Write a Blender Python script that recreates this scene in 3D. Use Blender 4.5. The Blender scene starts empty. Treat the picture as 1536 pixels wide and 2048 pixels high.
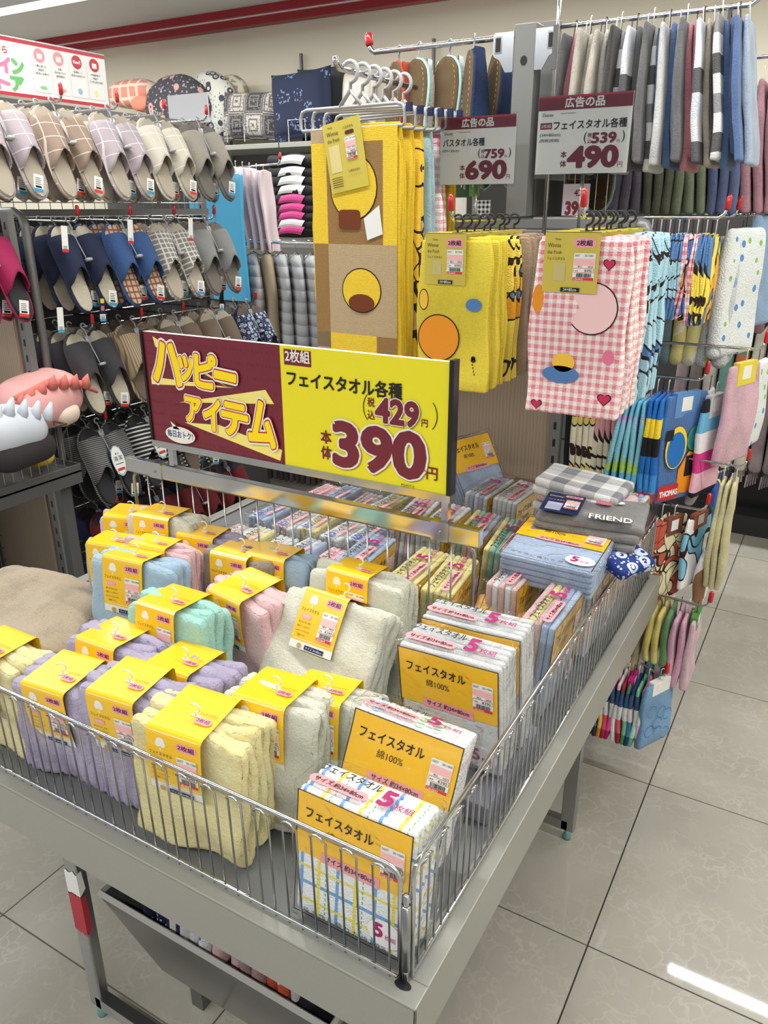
import bpy, math, random
import numpy as np
from mathutils import Vector, Matrix, Euler
random.seed(7); RNG = np.random.RandomState(7)
SC = bpy.context.scene
COL = bpy.context.collection

# ------------------------------------------------------------------ camera
W_, H_ = 1536, 2048
FPX = 1555.0
CAMZ = 1.53
def _d(x, y):
    v = np.array([x - 768.0, -(y - 1024.0), -FPX]); return v / np.linalg.norm(v)
_Y = _d(1740, 412); _X = -_d(-2143, 423); _X = _X - _Y * np.dot(_X, _Y); _X /= np.linalg.norm(_X); _Z = np.cross(_X, _Y)
RW = np.array([_X, _Y, _Z]); CP = np.array([0, 0, CAMZ])
cam = bpy.data.cameras.new('camera'); cam.sensor_fit = 'VERTICAL'; cam.sensor_height = 24.0; cam.lens = FPX / H_ * 24.0
cam.clip_start = .02; cam.clip_end = 60
camo = bpy.data.objects.new('camera', cam); COL.objects.link(camo)
camo.matrix_world = Matrix([list(RW[0]) + [0], list(RW[1]) + [0], list(RW[2]) + [CAMZ], [0, 0, 0, 1]])
SC.camera = camo
SC.cycles.transparent_max_bounces = 24
# measuring helpers: where the line of sight of a photo point meets a plane of the room
def _ray(px, py): return RW @ np.array([px - 768.0, -(py - 1024.0), -FPX])
def atx(px, py, x): r = _ray(px, py); return CP + r * x / r[0]
def aty(px, py, y): r = _ray(px, py); return CP + r * y / r[1]
def atz(px, py, z): r = _ray(px, py); return CP + r * (z - CAMZ) / r[2]

# ------------------------------------------------------------------ world, light, exposure
wd = bpy.data.worlds.new('world'); SC.world = wd; wd.use_nodes = True
wd.node_tree.nodes['Background'].inputs[0].default_value = (.92, .95, 1.0, 1); wd.node_tree.nodes['Background'].inputs[1].default_value = .42
def area(x, y, z, sx, sy, power, col=(1, .995, .968)):
    l = bpy.data.lights.new('tube_light', 'AREA'); l.shape = 'RECTANGLE'; l.size = sx; l.size_y = sy; l.energy = power; l.color = col
    o = bpy.data.objects.new('tube_light', l); COL.objects.link(o); o.location = (x, y, z); return o
for yy in (3.68, 1.5, -.8):
    for xx in (-6.31, -3.89, -1.47, .95):
        area(xx, yy, 2.645, 2.32, .06, 41 if yy > 3 else 34)
SC.view_settings.view_transform = 'Standard'; SC.view_settings.look = 'None'
SC.view_settings.exposure = 0.0; SC.view_settings.gamma = 1.0; SC.view_settings.use_curve_mapping = False

# ------------------------------------------------------------------ materials
def lin(c):
    c = c / 255.0
    return c / 12.92 if c <= .04045 else ((c + .055) / 1.055) ** 2.4
def C(r, g, b): return (lin(r), lin(g), lin(b), 1)
MC = {}
class NT:
    def __init__(s, name, rough=.5, metal=0, coat=0):
        s.m = bpy.data.materials.new(name); s.m.use_nodes = True; s.t = s.m.node_tree; s.b = s.t.nodes['Principled BSDF']
        s.b.inputs['Roughness'].default_value = rough; s.b.inputs['Metallic'].default_value = metal
        s.b.inputs['Coat Weight'].default_value = coat; s.b.inputs['Coat Roughness'].default_value = .12
        s._co = None
    def n(s, ty, ins=None, **kw):
        nd = s.t.nodes.new(ty)
        for k, v in kw.items(): setattr(nd, k, v)
        for k, v in (ins or {}).items():
            if isinstance(v, bpy.types.NodeSocket): s.t.links.new(v, nd.inputs[k])
            else: nd.inputs[k].default_value = v
        return nd
    def co(s):
        if s._co is None: s._co = s.n('ShaderNodeTexCoord').outputs['Object']
        return s._co
    def math(s, op, a, b=0, c=0):
        nd = s.t.nodes.new('ShaderNodeMath'); nd.operation = op
        for i, v in enumerate((a, b, c)):
            if isinstance(v, bpy.types.NodeSocket): s.t.links.new(v, nd.inputs[i])
            else: nd.inputs[i].default_value = v
        return nd.outputs[0]
    def mix(s, f, a, b):
        nd = s.n('ShaderNodeMix', data_type='RGBA')
        for k, v in ((0, f), (6, a), (7, b)):
            if isinstance(v, bpy.types.NodeSocket): s.t.links.new(v, nd.inputs[k])
            else: nd.inputs[k].default_value = v
        return nd.outputs[2]
    def noise(s, scale, detail=2, rough=.5, vec=None): return s.n('ShaderNodeTexNoise', {'Vector': vec or s.co(), 'Scale': scale, 'Detail': detail, 'Roughness': rough}).outputs['Fac']
    def sep(s): return s.n('ShaderNodeSeparateXYZ', {0: s.co()}).outputs
    def col(s, v):
        if isinstance(v, bpy.types.NodeSocket): s.t.links.new(v, s.b.inputs['Base Color'])
        else: s.b.inputs['Base Color'].default_value = v
    def bump(s, h, dist, strength=1.0):
        nd = s.n('ShaderNodeBump', {'Height': h, 'Distance': dist, 'Strength': strength}); s.t.links.new(nd.outputs[0], s.b.inputs['Normal'])
def cached(fn):
    def w(*a, **k):
        key = (fn.__name__, a, tuple(sorted(k.items())))
        if key not in MC: MC[key] = fn(*a, **k)
        return MC[key]
    return w
@cached
def plain(rgb, rough=.5, metal=0, coat=0, name='paint'):
    n = NT(name, rough, metal, coat); n.col(C(*rgb)); return n.m
@cached
def terry(rgb, rgb2=None, name='terry'):
    n = NT(name, .95); n.b.inputs['Sheen Weight'].default_value = .35; n.b.inputs['Sheen Roughness'].default_value = .5
    f = n.noise(330, 4, .75); big = n.noise(14, 2)
    f2 = n.math('ADD', n.math('MULTIPLY', f, .55), n.math('MULTIPLY', big, .45))
    r2 = rgb2 or tuple(int(v * .85) for v in rgb)
    mr = n.n('ShaderNodeMapRange', {0: f2, 1: .40, 2: .54}).outputs[0]
    n.col(n.mix(mr, C(*r2), C(*rgb)))
    n.bump(n.math('ADD', f, n.math('MULTIPLY', n.noise(190, 2), .6)), .005, .9); return n.m
@cached
def knit(rgb, rough=.9, name='cotton'):
    n = NT(name, rough); f = n.noise(220, 2); n.col(n.mix(f, C(*[int(v * .88) for v in rgb]), C(*rgb)))
    wv = n.n('ShaderNodeTexWave', {'Vector': n.co(), 'Scale': 160, 'Distortion': 6, 'Detail': 1}, bands_direction='Z').outputs['Fac']
    n.bump(n.math('ADD', wv, f), .0012, .7); return n.m
def stripes(n, out, scale, duty, soft=.0):  # 1 inside the band
    return n.math('LESS_THAN', n.math('FRACT', n.math('MULTIPLY', out, scale)), duty)
@cached
def gingham(a, b, pitch=.022, name='gingham', ax=(0, 2)):
    n = NT(name, .95); s = n.sep(); k = 1 / pitch
    u = stripes(n, n.math('ADD', s[ax[0]], 10.0), k, .5); v = stripes(n, n.math('ADD', s[ax[1]], 10.0), k, .5)
    f = n.math('MULTIPLY', n.math('ADD', u, v), .5)
    n.col(n.mix(f, C(*a), C(*b))); n.bump(n.noise(380, 2), .003, .8); return n.m
@cached
def check(base, line, pitch=.03, duty=.08, name='windowpane_check', ax=(0, 2)):
    n = NT(name, .9); s = n.sep(); k = 1 / pitch
    f = n.math('MAXIMUM', stripes(n, n.math('ADD', s[ax[0]], 10.0), k, duty), stripes(n, n.math('ADD', s[ax[1]], 10.0), k, duty))
    fn = n.noise(500, 2); base_c = n.mix(fn, C(*[int(v * .85) for v in base]), C(*base))
    n.col(n.mix(f, base_c, C(*line))); n.bump(fn, .0015, .6); return n.m
@cached
def stripe(a, b, pitch=.01, duty=.5, axis=2, name='stripe'):
    n = NT(name, .9); s = n.sep(); f = stripes(n, n.math('ADD', s[axis], 10.0), 1 / pitch, duty); n.col(n.mix(f, C(*a), C(*b))); n.bump(n.noise(400, 2), .002, .6); return n.m
@cached
def plaid(name='plaid_towel'):
    n = NT(name, .95); s = n.sep()
    x = n.math('ADD', s[0], 10.0); z = n.math('ADD', n.math('ADD', s[2], s[1]), 10.0)
    c = n.mix(stripes(n, x, 1 / .058, .09), C(238, 242, 243), C(120, 170, 222))
    c = n.mix(stripes(n, n.math('ADD', z, .012), 1 / .055, .10), c, C(120, 170, 222))
    c = n.mix(stripes(n, n.math('ADD', x, .03), 1 / .058, .09), c, C(236, 224, 96))
    c = n.mix(stripes(n, n.math('ADD', z, .04), 1 / .055, .08), c, C(236, 224, 96))
    c = n.mix(n.math('MULTIPLY', stripes(n, n.math('ADD', x, .017), 1 / .058, .035), stripes(n, z, 1 / .008, .6)), c, C(130, 178, 110))
    n.col(c); n.bump(n.noise(380, 2), .003, .8); return n.m
@cached
def dots(base, cols, scale=22, r=.28, name='dotted_towel', vec2d=True):
    n = NT(name, .95)
    vec = n.co()
    v = n.n('ShaderNodeTexVoronoi', {'Vector': vec, 'Scale': scale, 'Randomness': .55})
    f = n.math('LESS_THAN', v.outputs['Distance'], r)
    cr = n.n('ShaderNodeValToRGB', {0: n.n('ShaderNodeSeparateColor', {0: v.outputs['Color']}).outputs[0]}); cr.color_ramp.interpolation = 'CONSTANT'
    el = cr.color_ramp.elements; el[0].color = C(*cols[0]); el[1].position = 1 / len(cols); el[1].color = C(*cols[1 % len(cols)])
    for i in range(2, len(cols)): e = el.new(i / len(cols)); e.color = C(*cols[i])
    n.col(n.mix(f, C(*base), cr.outputs[0])); n.bump(n.noise(260, 3), .006, .9); return n.m
@cached
def patch(cols, scale=14, name='print_towel', seed=0.0, lines=True):
    """towel printed with big flat colour fields edged in dark brown"""
    n = NT(name, .95)
    mp = n.n('ShaderNodeMapping', {'Vector': n.co(), 'Location': (seed, seed * 2, seed * 3)}).outputs[0]
    wv = n.n('ShaderNodeTexNoise', {'Vector': mp, 'Scale': 9.0, 'Detail': 1}).outputs['Color']
    vec = n.n('ShaderNodeMix', {0: .16}, data_type='VECTOR'); n.t.links.new(mp, vec.inputs[4]); n.t.links.new(wv, vec.inputs[5])
    v = n.n('ShaderNodeTexVoronoi', {'Vector': vec.outputs[1], 'Scale': scale})
    cr = n.n('ShaderNodeValToRGB', {0: n.n('ShaderNodeSeparateColor', {0: v.outputs['Color']}).outputs[0]}); cr.color_ramp.interpolation = 'CONSTANT'
    el = cr.color_ramp.elements; el[0].color = C(*cols[0]); el[1].position = 1 / len(cols); el[1].color = C(*cols[1 % len(cols)])
    for i in range(2, len(cols)): e = el.new(i / len(cols)); e.color = C(*cols[i])
    c = cr.outputs[0]
    if lines:
        d = n.n('ShaderNodeTexVoronoi', {'Vector': vec.outputs[1], 'Scale': scale}, feature='DISTANCE_TO_EDGE').outputs['Distance']
        c = n.mix(n.math('LESS_THAN', d, .045), c, C(48, 32, 30))
    n.col(c); n.bump(n.noise(380, 2), .003, .8); return n.m
@cached
def bands(cols, h=.03, axis=2, name='banded_towel'):
    n = NT(name, .95); s = n.sep()
    f = n.math('FRACT', n.math('DIVIDE', n.math('ADD', s[axis], 20.0), h * len(cols)))
    cr = n.n('ShaderNodeValToRGB', {0: f}); cr.color_ramp.interpolation = 'CONSTANT'; el = cr.color_ramp.elements
    el[0].color = C(*cols[0]); el[1].position = 1 / len(cols); el[1].color = C(*cols[1 % len(cols)])
    for i in range(2, len(cols)): e = el.new(i / len(cols)); e.color = C(*cols[i])
    n.col(cr.outputs[0]); n.bump(n.noise(380, 2), .003, .8); return n.m
@cached
def floral(base, c1, c2, scale=14, name='floral_fabric'):
    n = NT(name, .9); v = n.n('ShaderNodeTexVoronoi', {'Vector': n.co(), 'Scale': scale, 'Randomness': .8})
    d = v.outputs['Distance']
    ring = n.math('LESS_THAN', n.math('ABSOLUTE', n.math('SUBTRACT', d, .3)), .09); core = n.math('LESS_THAN', d, .13)
    v2 = n.n('ShaderNodeTexVoronoi', {'Vector': n.co(), 'Scale': scale * 3.1}); lf = n.math('LESS_THAN', v2.outputs['Distance'], .28)
    c = n.mix(n.math('MULTIPLY', lf, .8), C(*base), C(*c2)); c = n.mix(ring, c, C(*c1)); c = n.mix(core, c, C(*c2))
    n.col(c); n.bump(n.noise(300, 2), .002, .5); return n.m
@cached
def bandana(name='bandana_fabric'):
    n = NT(name, .9); s = n.sep()
    u = n.math('MULTIPLY', n.math('ADD', s[0], 10.0), 1 / .145); v = n.math('MULTIPLY', n.math('ADD', s[2], 10.0), 1 / .145)
    par = n.math('MODULO', n.math('ADD', n.math('FLOOR', u), n.math('FLOOR', v)), 2.0)
    du = n.math('ABSOLUTE', n.math('SUBTRACT', n.math('FRACT', u), .5)); dv = n.math('ABSOLUTE', n.math('SUBTRACT', n.math('FRACT', v), .5))
    d = n.math('MAXIMUM', du, dv)
    rings = n.math('LESS_THAN', n.math('FRACT', n.math('MULTIPLY', d, 5.0)), .3)
    sp = n.math('LESS_THAN', n.n('ShaderNodeTexVoronoi', {'Vector': n.co(), 'Scale': 75}).outputs['Distance'], .33)
    f = n.math('MAXIMUM', rings, sp)
    a = n.mix(f, C(64, 62, 64), C(120, 116, 114)); b = n.mix(f, C(176, 170, 162), C(98, 94, 94))
    n.col(n.mix(par, a, b)); return n.m
@cached
def metal_paint(rgb=(160, 160, 153), name='grey_metal_paint'):
    n = NT(name, .38, .25); f = n.noise(900, 1); n.col(n.mix(f, C(*[int(v * .94) for v in rgb]), C(*rgb))); return n.m
@cached
def film(name='clear_film'):
    m = bpy.data.materials.new(name); m.use_nodes = True; t = m.node_tree; t.nodes.remove(t.nodes['Principled BSDF'])
    out = t.nodes['Material Output']; tr = t.nodes.new('ShaderNodeBsdfTransparent'); gl = t.nodes.new('ShaderNodeBsdfGlossy'); gl.inputs['Roughness'].default_value = .09
    tr.inputs[0].default_value = (.99, .992, .995, 1)
    fr = t.nodes.new('ShaderNodeLayerWeight'); fr.inputs[0].default_value = .30; mx = t.nodes.new('ShaderNodeMixShader')
    tc = t.nodes.new('ShaderNodeTexCoord'); nz = t.nodes.new('ShaderNodeTexNoise'); nz.inputs['Scale'].default_value = 30; nz.inputs['Detail'].default_value = 3; nz.inputs['Distortion'].default_value = 1.2
    bp = t.nodes.new('ShaderNodeBump'); bp.inputs['Distance'].default_value = .012; bp.inputs['Strength'].default_value = .8
    L = t.links.new; L(tc.outputs['Object'], nz.inputs['Vector']); L(nz.outputs['Fac'], bp.inputs['Height']); L(bp.outputs[0], gl.inputs['Normal']); L(bp.outputs[0], fr.inputs['Normal'])
    ge = t.nodes.new('ShaderNodeNewGeometry'); m1 = t.nodes.new('ShaderNodeMath'); m1.operation = 'SUBTRACT'; m1.inputs[0].default_value = 1.0; L(ge.outputs['Backfacing'], m1.inputs[1]); m2 = t.nodes.new('ShaderNodeMath'); m2.operation = 'MULTIPLY'; L(m1.outputs[0], m2.inputs[0]); L(fr.outputs['Fresnel'], m2.inputs[1]); m3 = t.nodes.new('ShaderNodeMath'); m3.operation = 'MINIMUM'; m3.inputs[1].default_value = .6; L(m2.outputs[0], m3.inputs[0]); L(m3.outputs[0], mx.inputs[0]); L(tr.outputs[0], mx.inputs[1]); L(gl.outputs[0], mx.inputs[2]); L(mx.outputs[0], out.inputs[0]); return m
@cached
def clear_plastic(name='clear_acrylic', tint=(.93, .94, .95, 1)):
    m = bpy.data.materials.new(name); m.use_nodes = True; t = m.node_tree; t.nodes.remove(t.nodes['Principled BSDF'])
    out = t.nodes['Material Output']; tr = t.nodes.new('ShaderNodeBsdfTransparent'); tr.inputs[0].default_value = tint
    gl = t.nodes.new('ShaderNodeBsdfGlossy'); gl.inputs['Roughness'].default_value = .04; fr = t.nodes.new('ShaderNodeLayerWeight'); fr.inputs[0].default_value = .15; mx = t.nodes.new('ShaderNodeMixShader')
    t.links.new(fr.outputs[0], mx.inputs[0]); t.links.new(tr.outputs[0], mx.inputs[1]); t.links.new(gl.outputs[0], mx.inputs[2]); t.links.new(mx.outputs[0], out.inputs[0]); return m
@cached
def tile_mat():
    n = NT('marbled_floor_tile', .34, 0, .45); n.b.inputs['Coat Roughness'].default_value = .035; info = n.n('ShaderNodeObjectInfo'); geo = n.n('ShaderNodeNewGeometry').outputs['Position']
    off = n.n('ShaderNodeVectorMath', {0: geo, 1: (0, 0, 0)}, operation='ADD'); rv = n.math('MULTIPLY', info.outputs['Random'], 30.0)
    cmb = n.n('ShaderNodeCombineXYZ', {0: rv, 1: rv, 2: rv}).outputs[0]; n.t.links.new(cmb, off.inputs[1])
    nz = n.n('ShaderNodeTexNoise', {'Vector': off.outputs[0], 'Scale': 16.0, 'Detail': 3, 'Distortion': .5}).outputs['Color']
    mv = n.n('ShaderNodeMix', {0: .10}, data_type='VECTOR'); n.t.links.new(off.outputs[0], mv.inputs[4]); n.t.links.new(nz, mv.inputs[5])
    vo = n.n('ShaderNodeTexVoronoi', {'Vector': mv.outputs[1], 'Scale': 24.0}, feature='DISTANCE_TO_EDGE').outputs['Distance']
    vein = n.n('ShaderNodeMapRange', {0: vo, 1: 0.0, 2: .09, 3: 1.0, 4: 0.0}).outputs[0]
    big = n.n('ShaderNodeTexNoise', {'Vector': off.outputs[0], 'Scale': 4.0, 'Detail': 4}).outputs['Fac']
    base = n.mix(n.n('ShaderNodeMapRange', {0: big, 1: .35, 2: .65}).outputs[0], C(157, 153, 142), C(168, 164, 153))
    msk = n.n('ShaderNodeMapRange', {0: n.n('ShaderNodeTexNoise', {'Vector': off.outputs[0], 'Scale': 9.0, 'Detail': 3}).outputs['Fac'], 1: .38, 2: .66}).outputs[0]
    n.col(n.mix(n.math('MULTIPLY', n.math('MULTIPLY', vein, msk), .55), base, C(190, 184, 174)))
    n.bump(n.noise(30, 2), .0006, .3); return n.m
CHROME = plain((200, 202, 204), .12, 1.0, name='chrome'); STEEL = plain((165, 167, 168), .25, 1.0, name='steel'); GREY = metal_paint()
DGREY = metal_paint((98, 99, 98), 'dark_grey_metal_paint')
WHITEP = plain((236, 236, 232), .45, name='white_paper'); BLACK = plain((22, 22, 24), .5, name='black_ink'); YEL = plain((246, 196, 20), .35, 0, .5, name='yellow_band')
PINKI = plain((240, 158, 166), .45, name='pink_ink'); MAG = plain((170, 24, 104), .45, name='magenta_ink'); RED = plain((214, 52, 48), .45, name='red_ink'); NAVY = plain((22, 34, 78), .4, name='navy_ink')
REDCAP = plain((178, 18, 28), .25, 0, .5, name='red_cap'); MAROON = plain((116, 28, 46), .25, 0, .4, name='maroon_ink'); BROWNI = plain((70, 40, 14), .5, name='brown_ink')
LEMON = plain((238, 228, 24), .3, 0, .5, name='lemon_sign'); PALEY = plain((248, 236, 130), .3, 0, .4, name='pale_yellow_ink'); BRY = plain((255, 228, 8), .3, name='bright_yellow_ink')
PLW = plain((225, 226, 224), .3, 0, .3, name='white_plastic'); PLG = plain((168, 170, 172), .35, name='grey_plastic'); PLK = plain((20, 20, 22), .3, name='black_plastic')
PYEL = plain((246, 190, 18), .25, 0, .9, name='yellow_print_on_film')

# ------------------------------------------------------------------ mesh helpers
def newmesh(name, V, F, mats=(), mi=None, smooth=True):
    m = bpy.data.meshes.new(name); m.from_pydata([tuple(map(float, v)) for v in V], [], [tuple(int(i) for i in f) for f in F])
    for x in mats: m.materials.append(x)
    if mi is not None: m.polygons.foreach_set('material_index', list(map(int, mi)))
    if smooth: m.polygons.foreach_set('use_smooth', [True] * len(m.polygons))
    m.update(); return m
def obj(name, mesh, parent=None, loc=None, rot=None, mat=None, scale=None):
    o = bpy.data.objects.new(name, mesh); COL.objects.link(o)
    if parent: o.parent = parent
    if loc is not None: o.location = loc
    if rot is not None: o.rotation_euler = rot
    if scale is not None: o.scale = scale
    if mat is not None:
        if not len(mesh.materials): mesh.materials.append(None)
        o.material_slots[0].link = 'OBJECT'; o.material_slots[0].material = mat
    return o
def tag(o, label, cat, group=None):
    o['label'] = label; o['category'] = cat
    if group: o['group'] = group
    return o
def thing(name, label, cat, loc=(0, 0, 0), rot=(0, 0, 0), group=None):
    o = bpy.data.objects.new(name, None); COL.objects.link(o); o.location = loc; o.rotation_euler = rot; o.empty_display_size = .05
    return tag(o, label, cat, group)
def struct(o): o['kind'] = 'structure'; return o
class MB:
    def __init__(s): s.V = []; s.F = []; s.M = []; s.mats = []
    def mi(s, m):
        if m not in s.mats: s.mats.append(m)
        return s.mats.index(m)
    def add(s, V, F, m=None):
        b = len(s.V); s.V += [tuple(v) for v in V]; s.F += [tuple(i + b for i in f) for f in F]; k = s.mi(m) if m else 0; s.M += [k] * len(F); return s
    def box(s, x0, y0, z0, x1, y1, z1, m=None):
        V = [(x, y, z) for z in (z0, z1) for y in (y0, y1) for x in (x0, x1)]
        return s.add(V, [(0, 2, 3, 1), (4, 5, 7, 6), (0, 1, 5, 4), (2, 6, 7, 3), (0, 4, 6, 2), (1, 3, 7, 5)], m)
    def tube(s, pts, r, seg=8, m=None, cap=True, closed=False):
        P = [Vector(p) for p in pts]; n = len(P); V = []; up = None
        for i, p in enumerate(P):
            if closed: d = P[(i + 1) % n] - P[i - 1]
            else: d = (P[min(i + 1, n - 1)] - P[max(i - 1, 0)])
            d.normalize()
            if up is None:
                a = Vector((0, 0, 1)) if abs(d.z) < .9 else Vector((1, 0, 0)); up = (a - d * a.dot(d)).normalized()
            else: up = (up - d * up.dot(d)).normalized()
            si = d.cross(up); rr = r[i] if isinstance(r, (list, tuple)) else r
            for k in range(seg):
                an = 2 * math.pi * k / seg; V.append(p + (up * math.cos(an) + si * math.sin(an)) * rr)
        F = []
        for i in range(n if closed else n - 1):
            j = (i + 1) % n
            for k in range(seg): F.append((i * seg + k, i * seg + (k + 1) % seg, j * seg + (k + 1) % seg, j * seg + k))
        if cap and not closed: F.append(tuple(range(seg))[::-1]); F.append(tuple((n - 1) * seg + k for k in range(seg)))
        return s.add(V, F, m)
    def quadgrid(s, fn, nu, nv, m=None, back=False):
        V = [fn(i / nu, j / nv) for j in range(nv + 1) for i in range(nu + 1)]
        F = [(j * (nu + 1) + i, j * (nu + 1) + i + 1, (j + 1) * (nu + 1) + i + 1, (j + 1) * (nu + 1) + i) for j in range(nv) for i in range(nu)]
        return s.add(V, F, m)
    def map(s, f): s.V = [tuple(f(Vector(v))) for v in s.V]; return s
    def mesh(s, name='mesh', smooth=False): return newmesh(name, s.V, s.F, s.mats, s.M, smooth)
    def build(s, name, parent=None, loc=None, rot=None, smooth=False): return obj(name, s.mesh(name, smooth), parent, loc, rot)
def boxobj(name, x0, y0, z0, x1, y1, z1, m, parent=None, bev=0):
    b = MB().box(x0, y0, z0, x1, y1, z1, m); o = b.build(name, parent)
    if bev:
        md = o.modifiers.new('bevel', 'BEVEL'); md.width = bev; md.segments = 2
    return o
def arc(cx, cy, r, a0, a1, n): return [(cx + r * math.cos(a0 + (a1 - a0) * i / n), cy + r * math.sin(a0 + (a1 - a0) * i / n)) for i in range(n + 1)]
def axis_pts(h, r, n):
    e = [-h, -h + r * .08, -h + r * .3, -h + r * .62] if r < h * .98 else []
    if r < h * .98: inner = list(np.linspace(-h + r, h - r, n + 1)); return e + inner + [-v for v in e[::-1]]
    return [-h * math.cos(math.pi * i / max(4, n)) for i in range(max(4, n) + 1)]
def rbox(sx, sy, sz, r, nx, ny, nz):
    hs = (sx / 2, sy / 2, sz / 2); rs = [min(r, h) for h in hs]
    A = [axis_pts(hs[0], rs[0], nx), axis_pts(hs[1], rs[1], ny), axis_pts(hs[2], rs[2], nz)]
    V = []; F = []; idx = {}
    def vid(i, j, k):
        key = (i, j, k)
        if key not in idx: idx[key] = len(V); V.append((A[0][i], A[1][j], A[2][k]))
        return idx[key]
    N = [len(a) - 1 for a in A]
    for d in range(3):
        u, v = [(1, 2), (2, 0), (0, 1)][d]
        for side in (0, N[d]):
            for a in range(N[u]):
                for b in range(N[v]):
                    q = []
                    for (da, db) in ((0, 0), (1, 0), (1, 1), (0, 1)):
                        t = [0, 0, 0]; t[d] = side; t[u] = a + da; t[v] = b + db; q.append(vid(*t))
                    F.append(q if side else q[::-1])
    V = np.array(V); inner = np.array([hs[i] - rs[i] for i in range(3)])
    c = np.clip(V, -inner, inner); dlt = V - c; n = np.linalg.norm(dlt / np.array(rs), axis=1, keepdims=True); n[n == 0] = 1
    V = c + dlt / n
    return V, F
def wob(V, amp, freq, seed):
    rs = np.random.RandomState(seed); out = np.zeros_like(V)
    for _ in range(4):
        k = rs.normal(size=3) * freq; ph = rs.uniform(0, 6.28, 3)
        a = V @ k; out += np.stack([np.sin(a + ph[0]), np.sin(a + ph[1]), np.sin(a + ph[2])], 1)
    return V + out * amp / 3
# ---- text and flat print
TC = {}
def glyph0(s):
    key = (s, -1)
    if key not in TC:
        c = bpy.data.curves.new('t', 'FONT'); c.body = s; c.resolution_u = 3; o = bpy.data.objects.new('t', c); COL.objects.link(o)
        dg = bpy.context.evaluated_depsgraph_get(); m = bpy.data.meshes.new_from_object(o.evaluated_get(dg))
        V = [(v.co.x, v.co.y) for v in m.vertices]; F = [tuple(p.vertices) for p in m.polygons]
        if m.polygons and m.polygons[0].normal.z < 0: F = [f[::-1] for f in F]
        ec = {}
        for f in F:
            for i in range(len(f)): e = tuple(sorted((f[i], f[(i + 1) % len(f)]))); ec[e] = ec.get(e, 0) + 1
        E_ = [e for e, n_ in ec.items() if n_ == 1]
        bpy.data.objects.remove(o); bpy.data.curves.remove(c); bpy.data.meshes.remove(m)
        if not V: V = [(0, 0), (1, 0), (1, 1)]; F = []
        xs = [v[0] for v in V]; ys = [v[1] for v in V]; TC[key] = (V, F, (min(xs), min(ys), max(xs), max(ys)), E_)
    return TC[key]
def glyphs(s, bold=0.0):
    """letter shapes; bold > 0 thickens the strokes (for outlines too) with a rounded rim along every contour"""
    key = (s, round(bold, 3))
    if key in TC: return TC[key]
    V, F, bb, E_ = glyph0(s); V = list(V); F = list(F)
    if bold > 0:
        used = set(); k = 8 if bold > .04 else 4
        for a, b in E_:
            (x0, y0), (x1, y1) = V[a], V[b]; dx, dy = x1 - x0, y1 - y0; l = math.hypot(dx, dy)
            if l < 1e-6: continue
            nx, ny = -dy / l * bold, dx / l * bold; n = len(V); V += [(x0 + nx, y0 + ny), (x0 - nx, y0 - ny), (x1 - nx, y1 - ny), (x1 + nx, y1 + ny)]; F.append((n, n + 1, n + 2, n + 3))
            used.add(a)
        if bold > .025:
            for a in used:
                x, y = V[a]; n = len(V); V += [(x + bold * math.cos(6.2832 * i / k), y + bold * math.sin(6.2832 * i / k)) for i in range(k)]; F.append(tuple(range(n, n + k)))
    TC[key] = (V, F, bb); return TC[key]
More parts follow.
